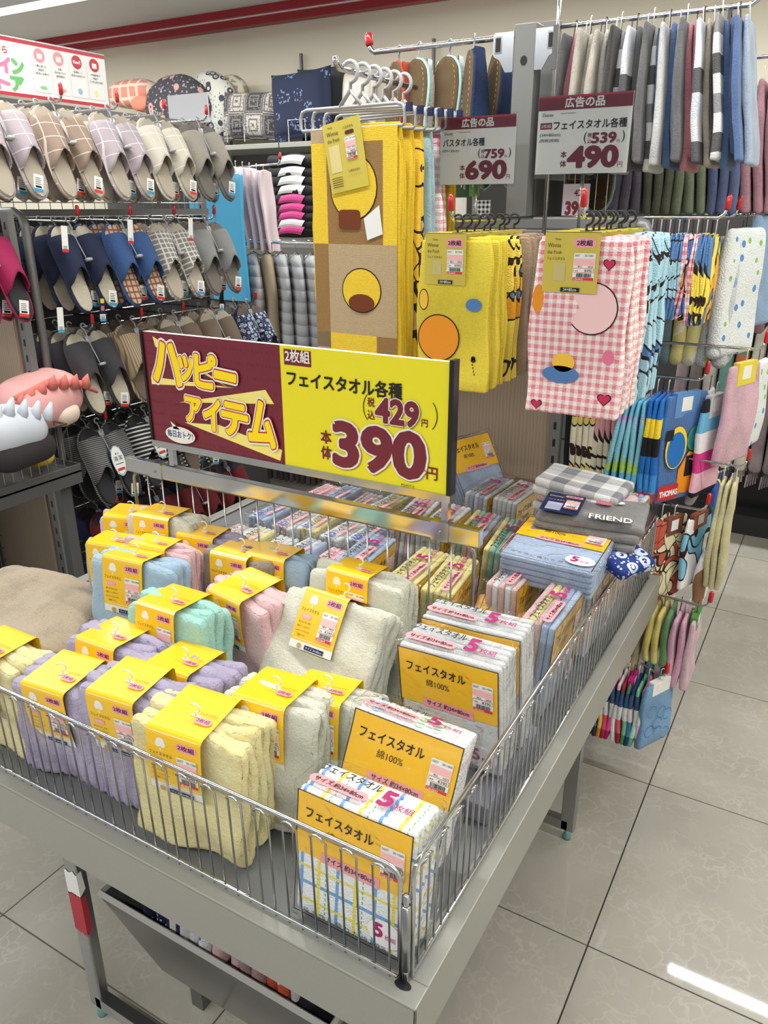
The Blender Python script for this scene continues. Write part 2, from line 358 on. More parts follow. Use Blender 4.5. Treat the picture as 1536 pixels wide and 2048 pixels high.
class Prt:
    """flat print: shapes in metres on a 2D sheet, later laid on a surface with fn(x, y, lift)"""
    def __init__(s, step=.00035): s.L = []; s.lift = 0; s.step = step
    def up(s): s.lift += s.step; return s
    def poly(s, pts, m): s.L.append((list(pts), [tuple(range(len(pts)))], m, s.lift)); return s
    def rect(s, x0, y0, x1, y1, m, r=0, sub=0):
        if r > 0:
            r = min(r, (x1 - x0) / 2 - 1e-6, (y1 - y0) / 2 - 1e-6)
            p = arc(x1 - r, y1 - r, r, 0, math.pi / 2, 4) + arc(x0 + r, y1 - r, r, math.pi / 2, math.pi, 4) + arc(x0 + r, y0 + r, r, math.pi, 1.5 * math.pi, 4) + arc(x1 - r, y0 + r, r, 1.5 * math.pi, 2 * math.pi, 4)
            return s.poly(p, m)
        if sub:
            nu = max(1, int((x1 - x0) / sub)); nv = max(1, int((y1 - y0) / sub))
            V = [(x0 + (x1 - x0) * i / nu, y0 + (y1 - y0) * j / nv) for j in range(nv + 1) for i in range(nu + 1)]
            F = [(j * (nu + 1) + i, j * (nu + 1) + i + 1, (j + 1) * (nu + 1) + i + 1, (j + 1) * (nu + 1) + i) for j in range(nv) for i in range(nu)]
            s.L.append((V, F, m, s.lift)); return s
        return s.poly([(x0, y0), (x1, y0), (x1, y1), (x0, y1)], m)
    def frame(s, x0, y0, x1, y1, w, m, sub=.012):
        s.rect(x0, y0, x1, y0 + w, m, sub=sub); s.rect(x0, y1 - w, x1, y1, m, sub=sub); s.rect(x0, y0, x0 + w, y1, m, sub=sub); s.rect(x1 - w, y0, x1, y1, m, sub=sub); return s
    def disc(s, cx, cy, rx, ry, m, n=20): return s.poly([(cx + rx * math.cos(2 * math.pi * i / n), cy + ry * math.sin(2 * math.pi * i / n)) for i in range(n)], m)
    def text(s, t, x, y, h, m, al='l', bold=0.0, w=None, rot=0, shear=0):
        """h = cap/kanji height, (x, y) = left/centre/right of the baseline"""
        if h < .0085 and bold < .05: bold = 0.0
        V, F, (a0, b0, a1, b1) = glyphs(t, bold); k = h / max(.3, (b1 - b0) if (b1 - b0) > .55 else .72); kx = k
        if w:
            kx = w / (a1 - a0)
            if len(t) > 1: k = min(k, kx * 1.25)
        ox = {'l': -a0, 'c': -(a0 + a1) / 2, 'r': -a1}[al]; cr, sr = math.cos(rot), math.sin(rot); P = []
        for (u, v) in V:
            X = (u + ox) * kx; Y = (v - b0) * k; X += Y * shear; P.append((x + X * cr - Y * sr, y + X * sr + Y * cr))
        s.L.append((P, F, m, s.lift, 1)); return s
    def into(s, mb, fn):
        for V, F, m, l, *jt in s.L:
            if jt:
                b = len(V); J = [0.0] * b; jr = random.Random(b)
                for f in F:
                    j = jr.random() * s.step * .6
                    for i in f: J[i] = j
                mb.add([fn(x, y, l + J[i]) for i, (x, y) in enumerate(V)], F, m)
            else: mb.add([fn(x, y, l) for x, y in V], F, m)
        return mb
def flat(o, u, v, n):
    o, u, v, n = map(Vector, (o, u, v, n)); return lambda x, y, l: o + u * x + v * y + n * l

# ------------------------------------------------------------------ the room
XT, YT = -.245, .713
fl = struct(boxobj('floor', -8.6, -1.2, -.03, 2.2, 5.0, -.006, plain((62, 57, 52), .8, name='grout')))
tm = MB().box(-.2982, -.2982, -.0059, .2982, .2982, 0, tile_mat()).mesh('tile')
cnt = 0
for i in range(-13, 4):
    for j in range(-3, 8):
        x = XT + .6 * i + .3; y = YT + .6 * j - .3
        if y + .3 > 4.98 or x < -8.2: continue
        if cnt < 290: obj('tile', tm, fl, (x, y, 0)); cnt += 1
# the far wall, its red band, the ceiling
n = NT('cream_wall_paint', .85); f = n.noise(3, 3); n.col(n.mix(f, C(220, 212, 192), C(226, 219, 201))); WALL = n.m
struct(boxobj('wall_back', -9, 4.98, 0, 2.5, 5.08, 2.82, WALL))
struct(boxobj('wall_right', 2.2, -1.2, 0, 2.3, 5.0, 2.82, WALL))
n = NT('ceiling_board', .9); n.col(C(205, 205, 203)); n.bump(n.noise(60, 3), .002, .3)
struct(boxobj('ceiling', -9, -2.5, 2.8, 2.5, 5.08, 2.86, n.m))
rb = plain((150, 20, 36), .35, name='red_trim_paint')
t1 = struct(boxobj('trim_1', -9, 4.90, 2.70, 2.2, 4.98, 2.745, rb)); struct(boxobj('trim_2', -9, 4.86, 2.752, 2.2, 4.98, 2.80, rb))
struct(boxobj('trim_3', -9, 4.885, 2.745, 2.2, 4.98, 2.752, plain((235, 225, 220), .4, name='pale_trim_line')))
em = bpy.data.materials.new('lit_tube'); em.use_nodes = True; em.node_tree.nodes['Principled BSDF'].inputs['Emission Color'].default_value = (1, 1, 1, 1); em.node_tree.nodes['Principled BSDF'].inputs['Emission Strength'].default_value = 4
k = 0
for yy in (3.68, 1.5, -.8):
    for xx in (-6.31, -3.89, -1.47, .95):
        t = thing('ceiling_light', ('lit ceiling tube over the aisle along the far wall', 'lit ceiling tube over the towel displays', 'lit ceiling tube near the front of the shop')[k // 4], 'light', (xx, yy, 2.8), group='ceiling tube lights')
        boxobj('fixture_body', -1.2, -.045, -.125, 1.2, .045, -.095, PLW, t); k += 1
        for sx in (-.9, .9): boxobj('stem', sx - .01, -.01, -.095, sx + .01, .01, 0, PLW, t)
        m = MB().tube([(-1.17, 0, -.138), (1.17, 0, -.138)], .014, 10, em); m.build('tube', t, smooth=True)

# ------------------------------------------------------------------ the wagon table
TX0, TX1, TY0, TY1, TZ = -1.66, -.305, .597, 2.0, .605
tb = thing('display_table', 'grey metal display table piled with towels and fenced by chrome wire panels', 'table', ((TX0 + TX1) / 2, (TY0 + TY1) / 2, 0))
def L(x, y, z): return (x - (TX0 + TX1) / 2, y - (TY0 + TY1) / 2, z)
b = MB()
x0, y0, _ = L(TX0, TY0, 0); x1, y1, _ = L(TX1, TY1, 0)
fz = .51
b.box(x0, y0, fz, x1, y0 + .004, TZ, GREY); b.box(x0, y1 - .004, fz, x1, y1, TZ, GREY); b.box(x0, y0, fz, x0 + .004, y1, TZ, GREY); b.box(x1 - .004, y0, fz, x1, y1, TZ, GREY)
o = b.build('fascia', tb); md = o.modifiers.new('b', 'BEVEL'); md.width = .0015; md.segments = 2
b = MB(); rw = .036
b.box(x0, y0, TZ - .004, x1, y0 + rw, TZ + .001, GREY); b.box(x0, y1 - rw, TZ - .004, x1, y1, TZ + .001, GREY); b.box(x0, y0 + rw, TZ - .004, x0 + rw, y1 - rw, TZ + .001, GREY); b.box(x1 - rw, y0 + rw, TZ - .004, x1, y1 - rw, TZ + .001, GREY)
o = b.build('rim', tb); md = o.modifiers.new('b', 'BEVEL'); md.width = .002; md.segments = 2
boxobj('table_top', x0 + rw, y0 + rw, TZ - .018, x1 - rw, y1 - rw, TZ - .006, metal_paint((128, 130, 130), 'tray_grey'), tb)
# slot in the corner of the rim
b = MB(); b.add([(x1 - .03 + .012 * math.cos(a * .5236), y0 + .022 + .007 * math.sin(a * .5236), TZ + .0015) for a in range(12)], [tuple(range(12))], BLACK); b.build('corner_slot', tb)
# hanging leg frames of flat bar
def leg(x, y, w=.03, d=.022, z1=.52):
    b = MB(); b.box(-w / 2, -d / 2, .03, w / 2, d / 2, z1, STEEL); X, Y, Z = L(x, y, 0); o = b.build('leg', tb, (X, Y, 0)); md = o.modifiers.new('b', 'BEVEL'); md.width = .003; md.segments = 2
    f = MB().tube([(0, 0, 0), (0, 0, .006), (0, 0, .03)], [.011, .011, .005], 10, plain((120, 170, 165), .4, .6, name='zinc_foot')); f.build('foot', o, smooth=True)
    return o
l1 = leg(-1.055, .665, .034); leg(-.385, .665); l3 = leg(-.385, 1.60, .036); leg(-1.055, 1.60)
for yy in (.665, 1.60):
    X, Y, Z = L(-.72, yy, .045); o = MB().box(-.335, -.011, -.014, .335, .011, .014, STEEL).build('floor_bar', tb, (X, Y, Z))
for xx in (-1.055, -.385):
    X, Y, Z = L(xx, 1.13, .50); o = MB().box(-.012, -.47, -.012, .012, .47, .012, STEEL).build('side_bar', tb, (X, Y, Z))
def tape(z0, z1, m, nm):
    b = MB(); k = 7; V = []
    for s, z in ((0, z0), (1, z1)):
        for i in range(k + 1): V.append((-.0175 + .035 * i / k, -.0118, z + random.uniform(-.005, .005)))
    b.add(V, [(i, i + 1, k + 2 + i, k + 1 + i) for i in range(k)], m)
    b.add([(-.0176, -.0115, z0), (-.0176, .0115, z0), (-.0176, .0115, z1), (-.0176, -.0115, z1)], [(0, 3, 2, 1)], m)
    b.add([(.0176, -.0115, z0), (.0176, .0015, z0 + .01), (.0176, -.0015, z1), (.0176, -.0115, z1)], [(0, 1, 2, 3)], m); b.build(nm, l1)['label'] = 'white tape' if 'w' in nm else 'red tape'
tape(.335, .39, PLW, 'tape_white'); tape(.235, .333, plain((170, 38, 52), .5, name='red_tape'), 'tape_red')
# ---- wire fences
WH = .188
def hairpin(w=.0225, h=WH, r=.0016, drop=.0):
    pts = [(-w / 2, 0, -.003), (-w / 2, 0, h - w * .42)] + [(p[0], -.004, p[1]) for p in arc(0, h - w * .42, w / 2, math.pi, 0, 6)][1:-1] + [(w / 2, 0, h - w * .42), (w / 2, 0, -.003)]
    pts = [(x, y - .0035 if z > h * .8 else y, z) for x, y, z in pts]
    return MB().tube(pts, r, 6, CHROME).mesh('wire', True)
hp = hairpin()
def fence(label, p0, p1, h=WH, cat='wire fence'):
    p0 = Vector(p0); p1 = Vector(p1); d = p1 - p0; Ln = d.length; a = math.atan2(d.y, d.x)
    t = thing('wire_fence', label, cat, p0, (0, 0, a), 'wire fences round the towel table')
    r = .02; pts = [(0, 0, .004), (0, 0, h - r)] + [(r - r * math.cos(q), 0, h - r + r * math.sin(q)) for q in (.4, .8, 1.2, 1.57)] + [(Ln - r, 0, h)] + [(Ln - r + r * math.sin(q), 0, h - r + r * math.cos(q)) for q in (.4, .8, 1.2, 1.57)] + [(Ln, 0, .004)]
    MB().tube(pts, .0034, 8, CHROME).build('top_rail', t, smooth=True)
    MB().tube([(0.004, 0, .008), (Ln - .004, 0, .008)], .0032, 8, CHROME).build('bottom_rail', t, smooth=True)
    n = int((Ln - .03) / .045)
    for i in range(n + 1):
        obj('wire', hp, t, (.026 + i * (Ln - .052) / n, 0, 0))
    return t
fy = .622; fx = -.330
fence('front wire fence panel of the towel table', (TX0 + .03, fy, TZ), (-.341, fy, TZ))
fence('long wire fence along the aisle side of the towel table', (fx, .634, TZ), (fx, 1.96, TZ))
cp = thing('fence_post', 'chrome corner post joining the front and side fences', 'post', (-.334, .624, TZ - .01))
MB().tube([(0, 0, 0), (0, 0, .035), (0, 0, .14), (0, 0, .16)], .0038, 10, CHROME).build('rod', cp, smooth=True)
MB().tube([(0, 0, .035), (0, 0, .142)], .0062, 10, STEEL).build('sleeve', cp, smooth=True)
# ---- divider with sign
DY = 1.22
dv = thing('divider_rack', 'chrome wire divider with a flat rail standing across the towel table', 'divider', (-.96, DY, TZ))
DW = .455; DZ = .343
b = MB().box(-DW, -.010, DZ, DW, .010, DZ + .034, CHROME); o = b.build('rail', dv); md = o.modifiers.new('b', 'BEVEL'); md.width = .002; md.segments = 2
r = .018; q = DW - .012
pts = [(-q, 0, 0), (-q, 0, DZ - r)] + [(-q + r - r * math.cos(a), 0, DZ - r - .002 + r * math.sin(a)) for a in (.5, 1.0, 1.57)] + [(q - r + r * math.sin(a), 0, DZ - r - .002 + r * math.cos(a)) for a in (0, .5, 1.0, 1.57)] + [(q, 0, 0)]
MB().tube(pts, .004, 8, STEEL).build('frame', dv, smooth=True)
wv = MB().tube([(0, 0, 0), (0, 0, DZ)], .002, 6, STEEL).mesh('wire', True)
for i in range(1, 19): obj('wire', wv, dv, (-q + 2 * q * i / 19, 0, 0))
for x in (-.355, .375):
    o = MB().box(x - .018, -.0125, DZ - .001, x + .018, .0125, DZ + .037, CHROME).build('clamp', dv); MB().tube([(x, -.0125, DZ + .016), (x, -.0145, DZ + .016)], .0035, 8, STEEL).build('screw', o)
sg = thing('price_sign', 'big maroon and yellow happy item price board reading 390 yen', 'sign', (-.94, DY, TZ + DZ + .036))
SX0, SX1, SZ0, SZ1 = -.372, .366, .055, .298
for x in (SX0 + .045, SX1 - .004): MB().box(x - .007, -.006, 0, x + .007, .006, SZ0, CHROME).build('stem', sg)
for nm, a in (('bottom_channel', (SX0 - .004, -.011, SZ0 - .014, SX1 + .008, .011, SZ0 + .001)), ('side_channel', (SX1, -.011, SZ0, SX1 + .009, .011, SZ1 + .004)), ('side_channel', (SX0 - .006, -.010, SZ0, SX0, .010, SZ1 + .004))):
    MB().box(*a, CHROME if 'bot' in nm else plain((60, 62, 64), .3, .8, name='dark_aluminium')).build(nm, sg)
MB().box(SX0, -.006, SZ0, SX1, .006, SZ1, WHITEP).build('board', sg)
SW = SX1 - SX0; SH = SZ1 - SZ0; sp_ = SW * .502
p = Prt(.0004); p.rect(0, 0, sp_, SH, MAROON); p.rect(sp_, 0, SW, SH, LEMON); p.up()
for row in range(9):
    p.text('HAPPY ITEM  HAPPY ITEM  HAPPY ITEM  HAPPY ITEM', .006, SH * (.03 + row * .11), .006, plain((134, 44, 62), .3, name='faint_maroon'), w=sp_ - .012)
p.up()
p.poly([(.03, SH - .008), (.035, SH - .03), (.23, SH * .60)], PALEY); p.poly([(.012, SH * .53), (.012, SH * .60), (.25, SH * .60), (.20, SH * .585)], PALEY); p.poly([(.09, SH * .40), (.33, SH * .62), (.35, SH * .51)], PALEY)
p.poly([(.10, SH * .22), (sp_ - .012, 0.006), (sp_ - .006, .03), (.20, SH * .25)], PALEY)
RDI = plain((190, 24, 44), .3, name='outline_red')
def fancy(t, x, y, h, w, rot=0):
    for bo, m, dx in ((.112, WHITEP, 0), (.072, RDI, 0), (.046, BRY, 0)):
        p.up(); p.text(t, x, y, h, m, 'l', bo, w, rot)
for ch, x, y, h, w in (('ハ', .024, .142, .082, .078), ('ッ', .100, .150, .050, .038), ('ピ', .146, .142, .068, .054), ('ー', .203, .166, .072, .054)): fancy(ch, x, y, h if ch != 'ー' else .072, w, -.08)
p.lift = .0012
for ch, x, y, h, w in (('ア', .108, .060, .052, .042), ('イ', .160, .050, .066, .044), ('テ', .212, .048, .066, .066), ('ム', .284, .038, .088, .066)): fancy(ch, x, y, h, w, -.06)
p.up(); p.disc(.088, SH * .10, .044, .019, WHITEP); p.poly([(.07, SH * .15), (.09, SH * .15), (.062, SH * .22)], WHITEP); p.up(); p.text('毎日おトク!', .088, SH * .072, .016, plain((30, 60, 140), .4, name='blue_ink'), 'c', .015, .074)
p.lift = .0008
p.rect(sp_ + .010, SH * .85, sp_ + .074, SH * .975, MAROON); p.up(); p.text('2枚組', sp_ + .042, SH * .875, .024, WHITEP, 'c', .02, .058)
p.text('フェイスタオル各種', .386, .166, .030, BLACK, 'l', .028, .257)
def price(t, x, y, h, w, al='l'):
    p.up(); p.text(t, x + .0012, y - .0016, h, plain((150, 130, 20), .4, name='ochre_ink'), al, .075, w); p.up(); p.text(t, x, y, h, WHITEP, al, .075, w); p.up(); p.text(t, x, y, h, MAROON, al, .045, w)
pl = p.lift
price('429', .589, .120, .044, .088); p.lift = pl; p.text('税', .570, .146, .017, MAROON, 'l', .02, .015); p.text('込', .570, .122, .017, MAROON, 'l', .02, .015); p.text('円', .684, .122, .014, MAROON, 'l', .02, .012)
for sx, fx_ in ((.566, 1), (.708, -1)):
    for a in range(8): 
        a0 = -.7 + 1.4 * a / 8; a1 = -.7 + 1.4 * (a + 1) / 8; R_ = .038
        c0 = (sx + fx_ * (R_ * (1 - math.cos(a0)) - .006), .144 + R_ * math.sin(a0)); c1 = (sx + fx_ * (R_ * (1 - math.cos(a1)) - .006), .144 + R_ * math.sin(a1))
        p.poly([c0, (c0[0] + .0018, c0[1]), (c1[0] + .0018, c1[1]), c1], BLACK)
p.lift = pl; price('390', .495, .022, .084, .195); p.lift = pl
p.text('本', .462, .060, .026, MAROON, 'l', .03, .024); p.text('体', .462, .028, .026, MAROON, 'l', .03, .024); p.text('円', .696, .024, .024, MAROON, 'l', .02, .022)
p.text('PSL4777 A', sp_ + .30, SH * .008, .0045, BLACK, 'r')
mb = MB(); p.into(mb, flat((SX0, -.0062, SZ0), (1, 0, 0), (0, 0, 1), (0, -1, 0))); mb.build('printed_face', sg)

# ------------------------------------------------------------------ packs of five towels
def slabmesh(key, W, T, H, seed, r=None, amp=.0015, fr=40, n=(8, 1, 9), fuzz=0.0):
    k = ('slab', key, W, T, H, seed)
    if k not in MC:
        V, F = rbox(W, T, H, r or T / 2 * .98, *n); V = wob(V, amp, fr, seed)
        if fuzz: V = V + np.random.RandomState(seed).normal(size=V.shape) * fuzz
        MC[k] = newmesh('cloth', V, F, [None])
    return MC[k]
def sticker(p, x, y, w, h, price='¥390', tax='¥429'):
    """shop price sticker, lower left at x, y"""
    p.up(); p.rect(x, y, x + w, y + h, WHITEP, r=.002); p.up()
    p.rect(x + w * .02, y + h * .56, x + w * .98, y + h * .80, plain((246, 186, 184), .5, name='pale_pink_ink')); p.rect(x + w * .02, y + h * .01, x + w * .98, y + h * .115, RED)
    p.rect(x + w * .03, y + h * .29, x + w * .97, y + h * .455, RED, r=.0015); p.up(); p.rect(x + w * .05, y + h * .305, x + w * .95, y + h * .44, WHITEP, r=.0012)
    p.text('5657', x + w * .05, y + h * .88, h * .07, BLACK); p.text('20-1060', x + w * .5, y + h * .88, h * .07, BLACK); p.text('税込', x + w * .22, y + h * .475, h * .075, BLACK); p.text(tax, x + w * .93, y + h * .475, h * .07, BLACK, 'r', .02)
    p.up(); p.text(price, x + w * .90, y + h * .315, h * .11, BLACK, 'r', .015); p.text('本体', x + w * .10, y + h * .33, h * .06, BLACK)
    X = x + w * .18
    while X < x + w * .85:
        bw = random.choice((.0006, .001, .0014)) * w / .034; p.rect(X, y + h * .13, X + bw, y + h * .27, BLACK); X += bw + random.choice((.0006, .0009)) * w / .034
    p.text('128-0643', x + w * .08, y + h * .025, h * .07, WHITEP)
PW, PT, PH = .185, .068, .212
def pack_meshes(seed, W=PW, T=PT, H=PH, kind='face'):
    """returns print mesh, film mesh for one variant"""
    rs = np.random.RandomState(seed); ks = rs.normal(size=(3, 3)) * 26; ph = rs.uniform(0, 6.28, 3)
    def warp(v):
        a = ks @ np.array([v.x, v.y, v.z]); s = np.sin(a + ph); return Vector((v.x + .0004 * s[0], v.y + .0005 * s[1], v.z + .0005 * s[2]))
    mb = MB(); p = Prt(.0004); w2 = W / 2
    if kind == 'face':
        p.rect(-w2 + .004, H * .50, w2 - .008, H - .010, PYEL, sub=.012); p.up(); p.frame(-w2 + .003, .006, w2 - .007, H - .008, .0016, BLACK)
        p.up(); p.text('フェイスタオル', -w2 + .018, H * .78, .0195, BLACK, 'l', .02, .105); p.text('綿100%', -w2 + .052, H * .675, .0135, BLACK, 'l', 0, .042)
        p.rect(-w2 + .045, H * .49, -w2 + .135, H * .565, PINKI, sub=.02); p.up(); p.text('サイズ 約34×80cm', -w2 + .052, H * .512, .0095, BLACK, 'l', .015, .076)
        sticker(p, w2 - .050, H * .60, .034, .048)
        p.disc(w2 - .036, H * .19, .027, .021, plain((244, 238, 240), .4, name='pale_disc')); p.up(); p.text('5', w2 - .052, H * .155, .021, MAG, 'l', .04); p.text('枚組', w2 - .036, H * .155, .008, MAG, 'l', .01)
        p.text('吸 水 性 に 優 れ た 綿 100 %', -w2 + .022, .014, .0078, BLACK, 'l', .015, W - .055)
    p.into(mb, flat((0, -.0016, 0), (1, 0, 0), (0, 0, 1), (0, -1, 0)))
    p = Prt(.0004); s_ = T / .068
    if kind == 'face':
        p.text('フェイスタオル', -w2 + .010, T * .58, .0175, BLACK, 'l', .02, .095); p.rect(-w2 + .008, T * .16, -w2 + .098, T * .42, PINKI, r=.009); 
        p.up(); p.text('サイズ:約34×80cm', -w2 + .016, T * .215, .010, BLACK, 'l', .02, .076); p.text('5', w2 - .073, T * .28, .030, MAG, 'l', .05); p.text('枚組', w2 - .050, T * .28, .0125, MAG, 'l', .015, .028)
    else:
        p.text('ハンドタオル', -w2 + .030, T * .40, .021, BLACK, 'l', .02, .10); p.text('10', -w2 + .006, T * .3, .022, plain((30, 60, 170), .4, name='blue_ink2'), 'l', .05, .022); p.rect(-w2 + .03, T * .12, -w2 + .11, T * .28, PINKI, r=.004)
    p.into(mb, flat((0, 0, H + .0015), (1, 0, 0), (0, 1, 0), (0, 0, 1)))
    mb.map(warp); pm = mb.mesh('print')
    V, F = rbox(W + .008, T + .009, H + .009, .007, 12, 4, 12); V = V + np.array([0, T / 2, H / 2]); 
    edge = (np.abs(V[:, 0]) > w2 - .008); V = wob(V, .0012, 60, seed); V[edge] += np.random.RandomState(seed).normal(size=(edge.sum(), 3)) * .0008
    V = np.array([warp(Vector(v)) for v in V]); fm = newmesh('wrapper', V, F, [film()])
    return pm, fm
PV = [pack_meshes(s) for s in (1, 2, 3)]
PVH = pack_meshes(5, .17, .06, .13, 'hand')
WHITE_T = terry((238, 240, 240), (214, 218, 220), name='white_terry')
LB = terry((178, 200, 232)); LY = terry((250, 236, 150)); LG = terry((150, 205, 180)); LP = terry((236, 196, 190)); LV = terry((196, 190, 216))
def pack(label, pos, ang, mats, v=0, dims=None, group='five-piece face towel packs', kind='face', name='towel_pack'):
    W, T, H = (.17, .06, .13) if kind == 'hand' else (PW, PT, PH)
    R = Matrix.Rotation(ang[0], 4, 'Z') @ Matrix.Rotation(ang[1], 4, 'X') @ Matrix.Rotation(ang[2], 4, 'Y')
    t = thing(name, label, 'towel pack', pos, R.to_euler(), group)
    if dims: t.scale = (dims[0] / W, dims[1] / T, dims[2] / H)
    pm, fm = PVH if kind == 'hand' else PV[v % 3]
    n = 5 if kind == 'face' else 4
    for i in range(n):
        th = T / n; m = mats[i % len(mats)]
        obj('towel', slabmesh('p', W - .008, th * .97, H - .010, 10 + (i + v) % 4, n=(6, 4, 6), amp=.0006, r=th * .48), t, (0, th * (i + .5), H / 2), mat=m)
    obj('label_print', pm, t); obj('wrapper', fm, t)
    return t
r90 = math.pi / 2
PK = [
 ('blue and yellow plaid five-towel pack in the front corner of the table', (-.431, .640, .609), (0, -.12, 0), [plaid()], 0, (.186, .070, .207)),
 ('white face towel pack with green and blue dots just behind the plaid one', (-.452, .760, .640), (.14, -.30, .12), [dots((238, 240, 240), ((110, 190, 60), (110, 170, 225), (110, 190, 60), (240, 200, 215)), 30, .42)], 1, (.182, .064, .21)),
 ('plain white face towel pack with its yellow label fully in view', (-.446, .995, .640), (0, .10, -.02), [WHITE_T], 2, (.188, .070, .232)),
 ('plain white pack directly behind another white one, only top showing', (-.442, 1.072, .644), (.02, .10, -.02), [WHITE_T], 0, (.190, .062, .245)),
 ('pale blue and peach five-towel pack standing sideways at the aisle fence', (-.368, 1.310, .612), (r90, .07, 0), [LB, LB, LP, LY, LP], 1, None),
 ('light blue pack lying flat on top at the aisle side with label up', (-.436, 1.385, .862), (.12, -1.47, .12), [LB], 2, (.205, .066, .19)),
 ('front yellow face towel pack seen through the divider wires', (-.594, 1.34, .612), (r90 + .1, .06, -.03), [LY], 0, None),
 ('yellow face towel pack left of its yellow twin behind the divider', (-.672, 1.34, .612), (r90, .06, -.03), [LY], 1, None),
 ('light blue face towel pack behind the divider beside the yellow ones', (-.82, 1.35, .612), (r90 + .08, .1, .02), [LB], 2, None),
 ('green and yellow striped-edge five-towel pack right of the divider end', (-.575, 1.60, .612), (r90 + .1, .1, -.08), [LB, LP, LG, LG, LY], 0, None),
 ('green and pale blue pack partly hidden by the divider rail', (-.66, 1.61, .612), (r90 + .07, .1, -.05), [LB, LP, LP, LG, LY], 1, None),
 ('white pack behind the sign post with a pink size mark', (-.745, 1.62, .612), (r90, .06, -.05), [WHITE_T], 2, None),
 ('white and pink-edged pack under the right end of the big sign', (-.835, 1.62, .612), (r90 + .12, .1, 0), [WHITE_T, LP], 0, None),
 ('light blue pack leaning back against the gondola with yellow label', (-.765, 1.90, .765), (1.15, -.54, -.03), [LB], 1, (.170, .062, .20)),
 ('white pack standing far back beside the wood panel', (-.655, 1.88, .612), (r90 - .05, .05, 0), [WHITE_T], 2, None),
 ('second white pack far back, half hidden by the leaning blue one', (-.735, 1.88, .612), (r90 - .05, .05, 0), [WHITE_T, LB], 0, None),
 ('pack with yellow label pressed against the aisle fence near its middle', (-.358, 1.56, .612), (r90, .03, 0), [dots((236, 238, 240), ((120, 180, 150), (236, 238, 240)), 30, .2)], 1, None),
 ('yellow labelled pack at the far end of the aisle fence', (-.352, 1.80, .66), (r90 - .06, .04, 0), [WHITE_T, LB], 2, None),
 ('cream and orange patterned pack lying low behind the white packs', (-.50, 1.27, .64), (.7, -.5, .5), [patch(((250, 236, 200), (240, 190, 120), (240, 200, 200)), 30, seed=3., lines=False)], 0, (.14, .05, .16)),
 ('pale pink pack beneath the flat blue one near the aisle fence', (-.47, 1.42, .612), (r90, 0, 0), [LP, WHITE_T], 1, None),
]
for lb, ps, an, mt, v, dm in PK: pack(lb, ps, an, mt, v, dm)
hc = [[WHITE_T, LP], [LY, WHITE_T], [WHITE_T], [LB, WHITE_T], [gingham((240, 240, 240), (238, 160, 170), .012)], [LB]]
rown = ('front', 'middle', 'rear'); k = 0
for r_, yy in enumerate((1.40, 1.59, 1.79)):
    for c_ in range(5):
        if r_ == 2 and c_ == 4: continue
        x = -1.27 + c_ * .078 + r_ * .012
        pack(('%s hand towel pack from the left in the %s row behind the divider' % (('first', 'second', 'third', 'fourth', 'fifth')[c_], rown[r_])), (x, yy, .612 + .01 * ((c_ + r_) % 2)), (r90 + .06 * (c_ % 3) - .03, .05, .02), hc[k % 6], 0, None, 'hand towel packs behind the divider', 'hand', 'hand_towel_pack'); k += 1
# grey cartons that raise the packs
CART = plain((128, 128, 142), .6, name='grey_card')
for i, (a, lb) in enumerate((((-.55, .70, TZ - .004, -.385, .90, .638), 'low grey carton under the dotted towel pack'), ((-.55, .93, TZ - .004, -.352, 1.17, .638), 'grey carton riser under the white towel packs'))):
    o = boxobj('carton', *a, CART, None, .003); tag(o, lb, 'box', 'grey cartons on the table')

# ------------------------------------------------------------------ terry towel pairs with a paper band
BW, BT, BH = .185, .098, .22
def bundle_layer(i, n, seed, H=BH, W=BW, ridge=0.0):
    key = ('bl', i, n, seed, H, W, ridge)
    if key in MC: return MC[key]
    th = BT / n * 1.06
    V, F = rbox(W, th, H, th * .49, 50, 6, 58)
    rs = np.random.RandomState(seed * 31 + i)
    V = wob(V, .0022, 38, seed * 7 + i)
    x, y, z = V[:, 0], V[:, 1], V[:, 2]
    zt = np.clip((H / 2 - z) / H, 0, 1)                       # 0 at the top, 1 at the foot
    cx = -.012
    pinch = np.exp(-((x - cx) / .055) ** 2) * np.exp(-(zt / .5) ** 2)
    mid = (i - (n - 1) / 2) * BT / n
    y += -mid * pinch * .22 - mid * .10 * (1 - zt) + mid * .12 * zt     # squeezed by the band, spreading at the foot
    y += ridge * np.abs(np.sin(x * 160 + i)) ** .6 * 2.2 * zt ** .4 * np.sign(mid + 1e-6)
    y += .0035 * np.sin(z * 60 + x * 25 + i * 2.1 + seed) * (1 - pinch) + .003 * np.sin(x * 55 + seed * 2 + i)
    y += .004 * np.sin(z * 38 + i * 1.7 + seed) * zt
    x *= 1 + .05 * zt + .02 * np.sin(z * 30 + seed + i)
    z += -.010 * pinch * 0 + .004 * np.sin(x * 40 + i * 2 + seed) * (1 - zt) - .003 * abs(i - (n - 1) / 2) * (1 - zt)
    V = np.stack([x, y, z], 1) + rs.normal(size=V.shape) * .00045
    MC[key] = newmesh('towel', V, F, [None]); return MC[key]
